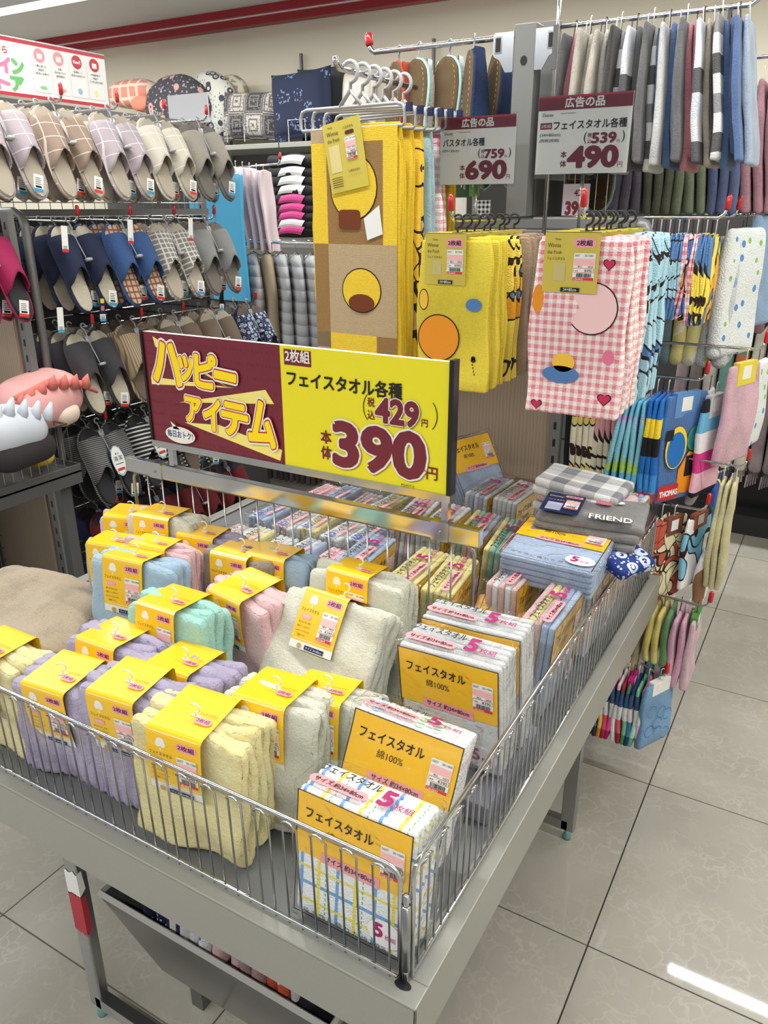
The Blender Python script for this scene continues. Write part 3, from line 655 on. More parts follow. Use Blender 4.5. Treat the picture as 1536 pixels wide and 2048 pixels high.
def band_mesh(seed, drop=.112):
    bw = .047; T2 = BT / 2 * .90 + .004; r = .008; p = Prt(.0003); m = MB()
    # unrolled: s runs from the lower edge of the front, over the top, down the back
    hf = drop; L1 = hf - r; L2 = L1 + r * math.pi / 2; L3 = L2 + 2 * (T2 - r); L4 = L3 + r * math.pi / 2; Lt = L4 + .10
    cx = -.012
    def fn(x, s, l):
        bow = .0025 * math.sin(max(0, min(1, s / hf)) * 3.1)
        if s <= L1: return Vector((cx + x, -T2 - .0015 - l - bow, -hf + s + .003))
        if s <= L2: a = (s - L1) / r; return Vector((cx + x, -T2 - .0015 + r - (r + l) * math.cos(a), -r + .003 + (r + l) * math.sin(a)))
        if s <= L3: return Vector((cx + x, -T2 - .0015 + r + (s - L2), .003 + l))
        if s <= L4: a = (s - L3) / r; return Vector((cx + x, T2 - r + (r + l) * math.sin(a), -r + .003 + (r + l) * math.cos(a)))
        return Vector((cx + x, T2 + l, -r + .003 - (s - L4)))
    p.rect(-bw, 0, bw, .014, WHITEP, sub=.012)
    p.rect(-bw, .014, bw, Lt, YEL, sub=.004); p.up()
    # front print
    x0, x1, y0, y1 = -bw + .003, bw - .003, .017, hf - .004; w = .0009
    for a in ((x0 + .003, y0, x1 - .003, y0 + w), (x0 + .003, y1 - w, x1 - .003, y1), (x0, y0 + .003, x0 + w, y1 - .003), (x1 - w, y0 + .003, x1, y1 - .003)): p.rect(*a, WHITEP)
    p.disc(-.022, hf - .020, .0075, .0075, WHITEP); p.disc(-.026, hf - .024, .005, .005, WHITEP); p.disc(-.018, hf - .024, .005, .005, WHITEP); p.poly([(-.023, hf - .030), (-.021, hf - .030), (-.021, hf - .036), (-.023, hf - .036)], WHITEP)
    p.rect(.005, hf - .026, .040, hf - .012, PINKI, r=.007); p.up(); p.text('2枚組', .0225, hf - .0225, .0085, plain((90, 30, 90), .4, name='plum_ink'), 'c', .02, .028)
    p.text('フェイスタオル', -.042, hf - .044, .0072, BROWNI, 'l', .0, .040); p.rect(-.037, hf - .058, -.015, hf - .049, PINKI, r=.004); p.up(); p.text('甘撚り', -.026, hf - .0558, .0052, WHITEP, 'c', .02, .016)
    for i, s_ in enumerate(('撚りの少ない糸を', '使用していますので', 'ふんわりしたやわらかな', '肌触りです。')): p.text(s_, -.026, hf - .066 - i * .0078, .0042, BROWNI, 'c', .01, (.027, .029, .031, .018)[i])
    sticker(p, .006, hf - .088, .034, .052)
    p.rect(-.012, .002, .030, .010, NAVY); p.up(); p.text('サイズ 34×80cm', .009, .0038, .0046, WHITEP, 'c', .01, .036); p.disc(-.024, .006, .005, .005, plain((190, 160, 90), .5, name='gold_seal'))
    # top print
    c = (L2 + L3) / 2; p.text('フェイスタオル', .012, c - .004, .0058, BROWNI, 'l', 0, .030); p.rect(.012, c - .021, .040, c - .009, PINKI, r=.006); p.up(); p.text('2枚組', .026, c - .0182, .0072, plain((90, 30, 90), .4, name='plum_ink'), 'c', .02, .022)
    p.into(m, fn); return m.mesh('paper_band')
bandm = band_mesh(0)
def hookmesh():
    pts = [(0, 0, 0), (0, 0, .008), (.001, 0, .012)] + [(.0085 - .0095 * math.cos(a), 0, .021 + .0095 * math.sin(a) * -1 if False else .021 + .0095 * math.sin(a)) for a in np.linspace(-.9, 3.3, 10)]
    pts = [(0, 0, 0), (0, 0, .009)] + [(-.0105 * math.sin(a), 0, .0205 - .0105 * math.cos(a)) for a in np.linspace(.35 - math.pi * .1, -4.0, 12)]
    m = MB(); m.tube(pts, .0017, 6, PLW); m.box(-.011, -.002, -.0015, .011, .002, .001, PLW); return m.mesh('hook', True)
hkm = hookmesh()
T_BLUE = terry((184, 214, 236), (166, 200, 228)); T_MINT = terry((184, 240, 228), (160, 226, 212)); T_PINK = terry((250, 212, 214), (242, 190, 196)); T_BROWN = terry((156, 142, 124), (124, 110, 94))
T_CREAM = terry((240, 240, 222), (228, 226, 202)); T_LILAC = terry((194, 184, 214), (172, 160, 198)); T_YEL = terry((254, 243, 178), (250, 233, 156)); T_GREY = terry((196, 204, 216), (170, 178, 194)); T_TEAL = terry((130, 206, 204), (104, 184, 184)); T_BEIGE = terry((186, 168, 140), (156, 138, 112))
def bundle(label, mid, zt, yaw, mat, tilt=0, roll=0, seed=1, n=4, band=True, hook=True, W=1.0, T=1.0, zb=None, ridge=0.0, Hn=BH, hrot=0.0, wide=BW, bandscale=1.0):
    R = Matrix.Rotation(math.radians(yaw), 4, 'Z') @ Matrix.Rotation(math.radians(tilt), 4, 'X') @ Matrix.Rotation(math.radians(roll), 4, 'Y')
    t = thing('towel_pair', label, 'towel', (0, 0, 0), R.to_euler(), 'banded terry face towel pairs')
    H = (zt - (zb if zb is not None else TZ + .004)) / max(.5, math.cos(math.radians(tilt)))
    off = R @ Vector((0, BT * T / 2, 0)); t.location = Vector((mid[0], mid[1], zt)) + off      # origin at the top centre of the bundle
    ks = H / Hn
    for i in range(n):
        y = (i - (n - 1) / 2) * BT / n * T
        obj('towel', bundle_layer(i, n, seed % 6, Hn, wide, ridge), t, (0, y, -H / 2), mat=mat, scale=(W, T * 1.0, ks))
    if band: obj('paper_band', bandm, t, (0, 0, 0), scale=(bandscale, T * 1.06, bandscale))
    if hook: obj('hook', hkm, t, (-.004, -.01 * T, .004), (.1, 0, hrot), scale=(.78, .9, .78))
    return t
bundle('light blue banded terry towels, widest blue pair at the left of the table', (-1.17, .975), .865, 6, T_BLUE, tilt=-6, seed=1, n=3, wide=.215, T=.75, bandscale=1.1)
bundle('mint green banded terry towel pair in front of the pink ones', (-.972, .868), .858, 1, T_MINT, tilt=-4, seed=2, W=.98)
bundle('pink banded terry towels right behind the mint pair', (-.915, .985), .842, -10, T_PINK, tilt=4, seed=3, W=1.0, T=1.1)
bundle('greyish brown banded terry towel pair in the middle of the table', (-1.0, 1.10), .862, 3, T_BROWN, tilt=-2, seed=4, W=.98, T=.95)
bundle('light blue banded terry towels behind the brown pair', (-.945, 1.195) if False else (-.925, 1.125), .866, 5, T_BLUE, seed=5, W=.9, T=.8, tilt=-3)
bundle('cream banded terry towels in the top row left of the divider middle', (-1.245, 1.155) if False else (-1.235, 1.12), .895, 8, T_CREAM, seed=6, tilt=-3, W=.95, T=.85)
bundle('lilac banded terry towel pair tucked under the divider rail', (-1.12, 1.13), .868, 8, T_LILAC, seed=7, W=.95, T=.7)
bundle('light pink banded towels wedged under the cream top row pair', (-1.17, 1.04), .868, 7, T_PINK, seed=8, T=.6)
bundle('pink banded towel pair at the far left of the back row', (-1.34, 1.13), .872, 18, T_PINK, seed=9, T=.8, W=.85)
bundle('pale grey banded towel pair at the left edge behind the big blue one', (-1.29, 1.03), .85, 10, T_GREY, seed=10, T=.7, W=.8)
bundle('teal terry towels showing only an edge below the lilac back pair', (-1.03, 1.145), .84, 8, T_TEAL, seed=11, T=.5, band=False, hook=False, W=.8)
bundle('pale yellow banded towels bulging over the front wire fence', (-.712, .645), .828, 8, T_YEL, tilt=2, seed=12, n=5, T=1.1, W=1.06, roll=3)
bundle('lilac banded towel pair lowest in the front left row', (-1.02, .655), .795, 6, T_LILAC, tilt=5, seed=13, T=1.0, ridge=.003, hrot=.5)
bundle('lilac banded towel pair behind the lowest lilac one', (-1.03, .775), .815, 2, T_LILAC, tilt=-4, seed=14, ridge=.003, hrot=.3)
bundle('lilac banded towel pair right beside the yellow pair', (-.868, .665), .825, 6, T_LILAC, tilt=4, seed=15, ridge=.003)
bundle('lilac banded towels tucked in front of the mint pair', (-.865, .780), .81, 3, T_LILAC, tilt=-4, seed=16, ridge=.002)
bundle('off-white banded towel pair behind the yellow pair', (-.655, .765), .830, 5, T_CREAM, tilt=-4, seed=17, n=5, W=.9)
bundle('second off-white banded towel pair against the big cream one', (-.60, .83), .815, 8, T_CREAM, tilt=-6, seed=18, n=5, W=.9, T=.9)
bundle('large cream banded towels leaning back in the centre of the table', (-.715, 1.045), .872, -3, T_CREAM, tilt=-33, seed=19, n=4, wide=.225, Hn=.27, zb=.66, bandscale=1.02)
bundle('cream banded towels standing right behind the large leaning cream pair', (-.715, 1.11), .885, -1, T_CREAM, tilt=-4, seed=20, T=.75, W=1.15)
bundle('pale yellow banded towels at the far left end of the front fence', (-1.215, .660), .79, 0, T_YEL, tilt=2, seed=21)
# the folded beige towels at the left
V, F = rbox(.40, .34, .12, .05, 90, 76, 12); V = wob(V, .010, 16, 5); V = wob(V, .004, 60, 6); V[:, 2] += .010 * np.sin(V[:, 0] * 12 + V[:, 1] * 26) * (V[:, 2] > 0) + .035 * V[:, 0]; V += np.random.RandomState(3).normal(size=V.shape) * .0005
o = obj('folded_towel', newmesh('towel', V, F, [T_BEIGE]), None, (-1.46, .92, .668), (0, 0, .2)); tag(o, 'large crumpled beige terry towel lying at the left edge of the table', 'towel')
# lower terry towels lying in the tray that fill the basket
for i, (x, y, m, w, lb) in enumerate(((-1.41, .72, T_YEL, .17, 'yellow terry towel lying low in the left front corner of the tray'), )):
    V, F = rbox(w, .12, .13, .03, 16, 10, 10); V = wob(V, .006, 25, i + 50); o = obj('folded_towel', newmesh('towel', V, F, [m]), None, (x, y, .67), (0, 0, .1)); tag(o, lb, 'towel', 'loose terry towels in the tray')

# things on the aisle side top: gingham stack, grey cartoon-free print towels, navy towel
def soft(name, label, sz, loc, rot, mats, seed, r=None, cat='towel', amp=.004, group=None, n=(16, 12, 3)):
    V, F = rbox(*sz, r or sz[2] / 2 * .98, *n); V = wob(V, amp, 22, seed); o = obj(name, newmesh(name, V, F, [mats]), None, loc, rot); return tag(o, label, cat, group)
GG = gingham((232, 232, 232), (134, 136, 142), .07, 'grey_gingham', (0, 1)); PKG = gingham((240, 240, 240), (232, 150, 160), .03, 'pink_gingham2', (0, 2))
for i, (z, m, dx, lb) in enumerate(((.880, GG, .0, 'grey and pink folded towel lowest in the gingham stack'), (.898, T_PINK, .012, 'pink towel folded in the middle of the gingham stack'), (.915, GG, -.004, 'grey gingham towel second from the top of the stack'), (.934, GG, .0, 'wide grey and white gingham towel topmost of the stack'))):
    soft('folded_towel', lb, (.20, .135, .021), (-.455 + dx, 1.70, z), (0, .03 * i, -.12 + .03 * i), m, i + 3, amp=.003, group='gingham towel stack')
for i, (z, m, lb) in enumerate(((.775, T_GREY, 'grey towel pack supporting the gingham stack'), (.84, LB, 'light blue towel bundle under the gingham stack'))):
    soft('folded_towel', lb, (.19, .15, .062), (-.46, 1.71, z), (0, 0, .05), m, i + 30, r=.02)
soft('folded_towel', 'terry bundle lowest below the gingham stack', (.19, .16, .13), (-.46, 1.71, .672), (0, 0, .05), LP, 33, r=.02)
GT = terry((142, 139, 138), (112, 110, 110))
ft = thing('folded_towel', 'grey printed hand towels with a navy paper label reading friend', 'towel', (-.415, 1.595, .868), (.03, .04, .12))
for i in range(3):
    V, F = rbox(.225, .14, .019, .0092, 22, 14, 3); V = wob(V, .005, 20, 60 + i); obj('towel', newmesh('towel', V, F, [GT]), ft, (.006 * i, .004 * i, .019 * i), (0, 0, .04 * i))
p = Prt(.0004); p.rect(-.095, -.065, -.012, .045, NAVY, r=.003, sub=0); p.up(); p.text('ハンドタオル', -.088, .0, .009, WHITEP, 'l', 0, .036); p.text('Disney', -.088, .018, .010, WHITEP, 'l', 0, .03); p.rect(-.085, -.055, -.052, -.012, plain((168, 172, 196), .5, name='pale_swatch')); p.rect(-.055, .026, -.016, .038, PINKI, r=.005); p.up(); p.text('2枚組', -.036, .0285, .007, MAROON, 'c', .01, .026)
sticker(p, -.048, -.04, .030, .050, '¥390', '¥429'); mb = MB(); p.into(mb, flat((0, 0, .0545), (1, 0, 0), (0, 1, 0), (0, 0, 1))); mb.build('paper_label', ft)
p = Prt(.0005); p.text('FRIEND', .012, -.066, .030, plain((60, 56, 54), .8, name='dark_print'), 'l', .09, .088, .1); p.up(); p.text('FRIEND', .012, -.066, .030, WHITEP, 'l', .03, .088, .1)
p.disc(.03, .03, .018, .012, plain((196, 110, 128), .8, name='rose_print')); p.disc(.06, .045, .012, .009, WHITEP); mb = MB(); p.into(mb, flat((0, 0, .0550), (1, 0, 0), (0, 1, 0), (0, 0, 1))); mb.build('towel_print', ft)
soft('folded_towel', 'navy and white patterned towel poking out under the grey printed ones', (.17, .10, .03), (-.345, 1.56, .845), (.1, .25, -.45), floral((28, 50, 120), (196, 206, 232), (210, 218, 236), 30, 'navy_print'), 77, amp=.006)

# ------------------------------------------------------------------ shelf under the table
sh = thing('storage_bin', 'grey sloping metal bin on the shelf under the table', 'bin', (-.745, .86, .115))
BIN = NT('brushed_bin_metal', .22, .75); f = BIN.noise(6, 3); BIN.col(BIN.mix(f, C(122, 122, 120), C(150, 149, 146))); BIN = BIN.m
b = MB()
def sheet(mb, A, B, Cc, D, th, m):
    A, B, Cc, D = map(Vector, (A, B, Cc, D)); nn = (B - A).cross(D - A).normalized() * th; mb.add([A, B, Cc, D, A + nn, B + nn, Cc + nn, D + nn], [(0, 1, 2, 3), (7, 6, 5, 4), (0, 4, 5, 1), (1, 5, 6, 2), (2, 6, 7, 3), (3, 7, 4, 0)], m)
tx, ty, bx, by, h1 = .255, .19, .20, .12, .235
sheet(b, (-bx, -by, 0), (bx, -by, 0), (tx, -ty, h1), (-tx, -ty, h1), .004, BIN); b.build('front_panel', sh)
b = MB(); sheet(b, (bx, by, 0), (-bx, by, 0), (-tx, ty, h1), (tx, ty, h1), .004, BIN); b.build('back_panel', sh)
for s in (-1, 1):
    b = MB(); sheet(b, (s * bx, -s * -by * -1, 0), (s * bx, s * by, 0), (s * tx, s * ty, h1), (s * tx, -s * ty, h1), .004, BIN); b.build('side_panel', sh)
b = MB().box(-bx, -by, 0, bx, by, .004, BIN); b.build('bin_floor', sh)
b = MB().tube([(-tx, -ty, h1), (tx, -ty, h1), (tx, ty, h1), (-tx, ty, h1)], .008, 4, GREY, closed=True); b.build('bin_rim', sh)
for sx in (-.15, .15): MB().box(sx - .015, -.09, -.115, sx + .015, .09, 0, DGREY).build('support', sh)
bagm = plain((30, 30, 33), .3, name='black_bag_plastic')
pats = [floral((24, 30, 62), (238, 238, 238), (238, 238, 238), 28, 'navy_floral'), stripe((240, 240, 240), (30, 36, 70), .03, .4, 0, 'navy_stripe'), patch(((240, 240, 240), (30, 40, 90), (240, 240, 240), (90, 110, 180)), 22, seed=1., lines=False), T_PINK, terry((190, 150, 140)), patch(((244, 244, 244), (214, 90, 60), (60, 110, 190), (244, 244, 244), (240, 170, 90)), 26, seed=2., lines=False), terry((232, 232, 230))]
for i in range(13):
    m = pats[min(6, int(i / 2))]
    V, F = rbox(.028, .17, .145, .013, 4, 12, 8); V = wob(V, .004, 30, 80 + i)
    o = obj('rolled_towel', newmesh('towel', V, F, [m]), None, (-.925 + i * .029, .792 + .005 * math.sin(i * 2), .345), (0, .12, .06 * math.sin(i)))
    tag(o, ('navy and white floral towel', 'navy striped towel', 'white and blue print towel', 'pink towel', 'dusty rose towel', 'white towel with orange print', 'plain white towel')[min(6, int(i / 2))] + ' standing in the bin under the table, ' + ('nearer the leg' if i % 2 == 0 else 'farther from the leg'), 'towel', 'towels in the bin under the table')
V, F = rbox(.10, .19, .15, .04, 26, 26, 16); V = wob(V, .016, 26, 91); V = wob(V, .006, 80, 92); o = obj('plastic_bag', newmesh('bag', V, F, [bagm]), None, (-.545, .80, .335), (0, 0, .0)); tag(o, 'shiny black plastic bag stuffed in the bin under the table', 'bag')

# ------------------------------------------------------------------ gondola behind the table
GREYG = metal_paint((128, 129, 127), 'gondola_grey_paint')
GY = 2.06
gd = thing('gondola_frame', 'grey metal display frame with post and crossbar behind the table', 'shelving', (-.79, GY, 0))
def G(x, y, z): return (x + .79, y - GY, z)
def gbox(nm, x0, y0, z0, x1, y1, z1, m, bev=.002):
    a = G(x0, y0, z0); c = G(x1, y1, z1); return boxobj(nm, *a, *c, m, gd, bev)
gbox('post', -.828, GY, 1.30, -.772, GY + .05, 1.945, GREYG)
b = MB(); b.add([(-.80 + .79 + .009 * math.cos(a * .5236), -.0008, 1.865 + .011 * math.sin(a * .5236)) for a in range(12)], [tuple(range(12))[::-1]], BLACK); b.build('post_hole', gd)
gbox('crossbar', -1.08, GY - .01, 1.418, -.50, GY + .03, 1.475, GREYG, .004); gbox('crossbar_top', -1.08, GY - .005, 1.475, -.485, GY + .03, 1.505, GREYG, .004)
pts = [(-.485, 1.49), (-.468, 1.485), (-.460, 1.47), (-.460, .30)]
b = MB(); b.tube([(p_[0] + .79, .012, p_[1]) for p_ in pts], .017, 8, GREYG); b.build('frame_tube', gd, smooth=True)
def slotted(x, y, z0, z1, par, w=.03, face=(0, -1)):
    b = MB().box(x - w / 2, y - .012, z0, x + w / 2, y + .012, z1, GREYG)
    z = z0 + .02
    while z < z1 - .04: b.box(x - .004, y - .0125, z, x + .004, y - .0118, z + .022, BLACK); z += .05
    return b.build('slotted_upright', par)
a = G(-.470, GY + .06, 0); slotted(a[0], a[1], 0.02, 1.45, gd, .036); a = G(-.66, GY + .05, 0); slotted(a[0], a[1], .02, 1.42, gd, .03); a = G(-1.09, GY + .05, 0); slotted(a[0], a[1], .02, 1.45, gd, .03)
b = MB(); b.add([(.32, .04, .0), (.40, .04, .0), (.40, .04, .012), (.335, .04, .07), (.32, .06, .0), (.40, .06, .0), (.40, .06, .012), (.335, .06, .07)], [(0, 1, 2, 3), (7, 6, 5, 4), (0, 4, 5, 1), (1, 5, 6, 2), (2, 6, 7, 3), (3, 7, 4, 0)], DGREY); b.build('foot', gd)
n = NT('wood_grain_panel', .5); wv = n.n('ShaderNodeTexWave', {'Vector': n.n('ShaderNodeMapping', {'Vector': n.co(), 'Scale': (1, 1, .12)}).outputs[0], 'Scale': 30, 'Distortion': 5, 'Detail': 3}).outputs['Fac']; n.col(n.mix(wv, C(150, 132, 112), C(164, 147, 127))); WOOD = n.m
gbox('wood_panel', -1.075, GY + .045, .05, -.675, GY + .062, 1.40, WOOD)
gbox('spine', -.80, GY + .06, .05, -.77, GY + .80, 1.60, plain((84, 84, 82), .7, name='spine_grey'))
for yy in (2.2, 2.55, 2.62): gbox('spine_upright', -.81, yy - .01, 1.6, -.76, yy + .01, 1.97, GREYG)
# bracket plates at the top of the post
for s in (-1, 1):
    b = MB(); out = [(0, .0), (.022, .0), (.030, .012), (.040, .028), (.056, .036), (.060, .042), (.060, .082), (.056, .088), (0, .088)]
    z0 = 1.842; X = -.80 + .79
    V = [(X + s * (.028 + u * .9), -.002, z0 + v) for u, v in out] + [(X + s * (.028 + u * .9), .001, z0 + v) for u, v in out]; k = len(out)
    F = [tuple(range(k)), tuple(range(k, 2 * k))[::-1]] + [(i, (i + 1) % k, k + (i + 1) % k, k + i) for i in range(k)]
    b.add(V, F, plain((196, 200, 204), .2, 1.0, name='galvanised')); cxs = X + s * (.028 + .040)
    b.box(cxs - .009, -.0035, z0 + .042, cxs + .009, -.0015, z0 + .080, CHROME); b.box(cxs - .006, -.0045, z0 + .046, cxs + .006, -.0030, z0 + .076, BLACK); b.build('bracket', gd)
# the rack itself
rk = thing('slipper_rack', 'dark gondola rack with wire grid behind the slippers', 'shelving', (-2.58, 2.2, 0))
MB().box(-.02, -.75, .05, .0, .62, 1.50, plain((70, 70, 68), .7, name='dark_back')).build('back_panel', rk)
wm = MB()
for i in range(28): wm.tube([(.012, -.74 + .05 * i, .1), (.012, -.74 + .05 * i, 1.86)], .0017, 4, STEEL)
for i in range(36): wm.tube([(.014, -.74, .1 + .05 * i), (.014, .61, .1 + .05 * i)], .0017, 4, STEEL)
o = wm.build('wire_grid', rk); o['kind'] = 'stuff'
for z, nm in ((1.515, 'rail'), (1.86, 'rail')): MB().box(.02, -.75, z - .012, .035, .62, z + .012, GREYG).build(nm, rk)
b = MB(); b.tube([(.30, -.52, .05), (.30, -.52, 1.47), (.29, -.52, 1.505), (.26, -.52, 1.52), (.02, -.52, 1.52)], .014, 8, GREYG); b.build('end_frame', rk, smooth=True)
slotted(.33, -.60, .05, 1.52, rk, .03); slotted(.0, .62, .05, 1.88, rk, .03)
b = MB(); b.box(-.3, -.62, .05, .30, -.60, 1.42, WOOD); b.build('end_panel', rk)
# arms ----------------------------------------------------------------------------
def arm(label, p0, p1, par=None, cap=True, r=.005):
    p0 = Vector(p0); p1 = Vector(p1); d = (p1 - p0).normalized()
    if p0.x < -2.5 and p0.y < 3: par = rk
    elif p0.y < 3: par = gd
    if par: t = bpy.data.objects.new('display_arm', None); COL.objects.link(t); t.parent = par; t.location = p0 - Vector(par.location)
    else: t = thing('garment_rail', label, 'rail', p0)
    e = p1 - p0; MB().tube([(0, 0, 0), e * .5, e, e + d * .012 + Vector((0, 0, .008)), e + d * .016 + Vector((0, 0, .022))], r, 8, CHROME).build('rod', t, smooth=True)
    if cap: MB().tube([e + d * .016 + Vector((0, 0, .018)), e + d * .017 + Vector((0, 0, .022)), e + d * .018 + Vector((0, 0, .045)), e + d * .018 + Vector((0, 0, .050))], [r * 1.4, r * 1.7, r * 1.6, r * .9], 10, REDCAP).build('red_cap', t, smooth=True)
    return t
# ---- hanging folded towels (each one hangs from its own little hook)
def hang_mesh(W, T, H, seed, axis='x', n=2):
    k = ('hang', W, T, H, seed, axis, n)
    if k in MC: return MC[k]
    Vs = []; Fs = []; b0 = 0
    for i in range(n):
        th = T / n
        V, F = rbox(th * .96, W, H - i * .008, th * .47, 3, 7, 14); V[:, 0] += (i - (n - 1) / 2) * th; V[:, 2] -= H / 2 + i * .003
        x, y, z = V[:, 0], V[:, 1], V[:, 2]
        q = -z / H; V[:, 0] = x * (.62 + .5 * np.clip(q * 3, 0, 1)) + .004 * np.sin(q * 7 + seed) * q; V[:, 1] = y * (1 - .10 * np.exp(-q * 9)) + .003 * np.sin(q * 9 + seed)
        V = wob(V, .0016, 45, seed * 3 + i); Vs.append(V); Fs += [[a + b0 for a in f] for f in F]; b0 += len(V)
    V = np.concatenate(Vs)
    if axis == 'y': V = V[:, [1, 0, 2]] * np.array([1, -1, 1])
    MC[k] = newmesh('towel', V, Fs, [None]); return MC[k]
shk = MB().tube([(0, 0, -.03), (0, 0, .004)] + [(0, .006 - .006 * math.cos(a), .010 + .006 * math.sin(a) + .0) for a in (0, .8, 1.6, 2.4, 3.1)], .0011, 5, PLK).mesh('hook', True)
shw = MB().tube([(0, 0, -.03), (0, 0, .004)] + [(0, .006 - .006 * math.cos(a), .010 + .006 * math.sin(a) + .0) for a in (0, .8, 1.6, 2.4, 3.1)], .0013, 5, PLW).mesh('hook', True)
def hang(label, pos, size, mat, group, seed=0, n=2, hook=True, yaw=0.0, band=None, lean=0.0, axis='x', name='hanging_towel'):
    t = thing(name, label, 'towel', pos, (0, lean, yaw), group)
    obj('towel', hang_mesh(*[round(v, 3) for v in size], seed % 5, axis, n), t, (0, 0, -.022), mat=mat)
    if hook: obj('hook', shk if seed % 2 else shw, t)
    if band:
        W, T, H = size; T = T * .62; m = MB(); bh = H * .28
        m.box(-T / 2 - .003, -W * .28, -bh, T / 2 + .003, W * .28, -.016, band); m.box(T / 2 + .003, -W * .14, -bh * .8, T / 2 + .0038, W * .10, -bh * .35, WHITEP); m.build('paper_band', t)
    return t
arm('top chrome arm carrying the grey and pink hand towels', (-.77, 2.2, 1.955), (-.315, 2.2, 1.955))
dg = terry((92, 93, 98)); pk = terry((222, 140, 152)); cr = terry((214, 206, 192)); cw = terry((234, 230, 220)); bk = terry((54, 50, 46)); bl = terry((88, 122, 178)); gb = terry((168, 180, 198)); g2 = terry((110, 110, 112)); wt = terry((222, 224, 224)); bg = terry((206, 194, 174)); l2 = terry((186, 204, 226))
gg1 = bands(((222, 222, 222), (90, 90, 92), (222, 222, 222), (140, 140, 142)), .04, 2, 'grey_white_bands'); gg2 = bands(((210, 214, 222), (90, 92, 96), (218, 220, 224)), .05, 2, 'grey_white_bands2')
seqA = [(dg, 'dark grey'), (dg, 'charcoal'), (pk, 'rose pink'), (gb, 'grey blue'), (cr, 'sand beige'), (cr, 'oatmeal'), (cw, 'cream'), (cr, 'light beige'), (cw, 'ivory'), (bk, 'black brown'), (bk, 'near-black'), (gg1, 'grey and white banded'), (wt, 'white'), (gg2, 'white and grey checked'), (g2, 'mid grey'), (wt, 'off-white'), (g2, 'ash grey'), (gg1, 'checked grey'), (bl, 'blue'), (wt, 'pure white'), (bl, 'cornflower blue'), (l2, 'pale blue'), (g2, 'stone grey'), (pk, 'salmon pink'), (pk, 'bright pink'), (gg2, 'white and grey banded'), (bg, 'warm beige'), (bk, 'dark brown'), (gg1, 'black and white banded'), (bl, 'deep blue'), (bl, 'royal blue'), (bl, 'denim blue'), (l2, 'ice blue')]
ns = len(seqA)
for i, (m, nm) in enumerate(seqA):
    x = -.715 + .40 * i / (ns - 1); q = i / (ns - 1)
    hang(nm + ' terry towel hanging on the top arm at the upper right', (x, 2.19 - .05 * (i % 3 == 1), 1.945 - .006 * (i % 2)), (.17, .0155, .285 + .012 * (i % 3)), m, 'terry towels on the top arm', i, 1, lean=(.10 - .26 * q))
arm('second chrome arm set back behind the top one', (-.78, 2.55, 1.90), (-.30, 2.55, 1.90))
for i in range(18):
    m, nm = ((terry((150, 160, 190)), 'bluish grey'), (terry((160, 150, 176)), 'mauve grey'), (terry((150, 152, 130)), 'olive grey'), (terry((170, 186, 150)), 'pale green'), (terry((110, 126, 176)), 'slate blue'), (terry((206, 150, 164)), 'dusty pink'))[i // 3]
    hang(nm + ' towel hanging on the set-back arm, ' + ('left', 'middle', 'right')[i % 3] + ' of its three', (-.72 + .026 * i, 2.53, 1.86), (.18, .024, .33), m, 'terry towels on the set-back arm', i, 1, lean=.04 - .01 * i)
# second level: red tipped arms one behind the other
for j in range(5): arm('chrome arm at eye level, ' + ('nearest', 'second', 'third', 'fourth', 'farthest')[j] + ' of the five in a row', (-.77, 2.10 + .19 * j, 1.505), (-.305, 2.10 + .19 * j, 1.505), r=.004)
Yp = patch(((250, 226, 90), (240, 170, 40), (250, 226, 90), (90, 130, 180)), 17, seed=4.); Yt = patch(((244, 200, 60), (206, 176, 130), (244, 200, 60)), 15, seed=5.); Pg = gingham((246, 236, 234), (230, 130, 146), .018, 'pink_gingham', (1, 2)); Bp = patch(((176, 216, 230), (176, 216, 230), (90, 130, 180), (176, 216, 230)), 18, seed=6.); Pp = patch(((244, 190, 196), (240, 170, 60), (80, 120, 180), (246, 220, 220)), 20, seed=7.)
seqB = [(Yt, 'yellow and tan'), (Yt, 'golden and tan'), (Yt, 'mustard and tan'), (Pg, 'pink gingham'), (Pp, 'pink mixed print'), (Pp, 'rose mixed print'), (Bp, 'pale blue print'), (Bp, 'sky blue print'), (Bp, 'aqua print'), (Pg, 'rosy gingham'), (Pp, 'pink and orange print'), (Pg, 'light pink gingham'), (Yp, 'bright yellow print'), (Yp, 'lemon yellow print'), (Yp, 'frontmost yellow print')]
for i, (m, nm) in enumerate(seqB): hang(nm + ' towel edge-on on the eye-level arm', (-.462 + .0108 * i, 2.13, 1.49), (.15, .0125, .20 + .012 * (i > 10)), m, 'printed towels on the eye-level arm', i, 2)
seqC = [(terry((150, 172, 172)), 'grey teal'), (terry((130, 158, 164)), 'sea grey'), (patch(((236, 226, 150), (246, 240, 220), (220, 170, 70)), 10, seed=8., lines=False), 'yellow and cream'), (patch(((240, 232, 160), (246, 240, 220)), 10, seed=9., lines=False), 'pale yellow'), (dots((206, 212, 214), ((150, 170, 210), (190, 206, 110)), 18, .3), 'blue and green dotted'), (dots((206, 212, 214), ((150, 170, 210), (190, 206, 110)), 17, .3), 'dotted grey')]
for i, (m, nm) in enumerate(seqC): hang(nm + ' long terry towel hanging behind the printed ones', (-.465 + .037 * i, 2.36, 1.48), (.18, .035, .34), m, 'long terry towels behind', i, 1)
WD = dots((232, 238, 238), ((96, 148, 214), (150, 196, 90), (96, 148, 214)), 24, .22, 'white_dotted_terry')
hang('thick white terry towel with blue and green dots at the right edge', (-.268, 2.33, 1.50), (.19, .04, .33), WD, 'dotted towels at the right edge', 1, 1, band=None, yaw=-.38)
hang('fluffy light blue towel at the right edge behind the dotted one', (-.232, 2.52, 1.53), (.20, .035, .30), terry((150, 190, 230)), 'dotted towels at the right edge', 2, 1, yaw=-.32)
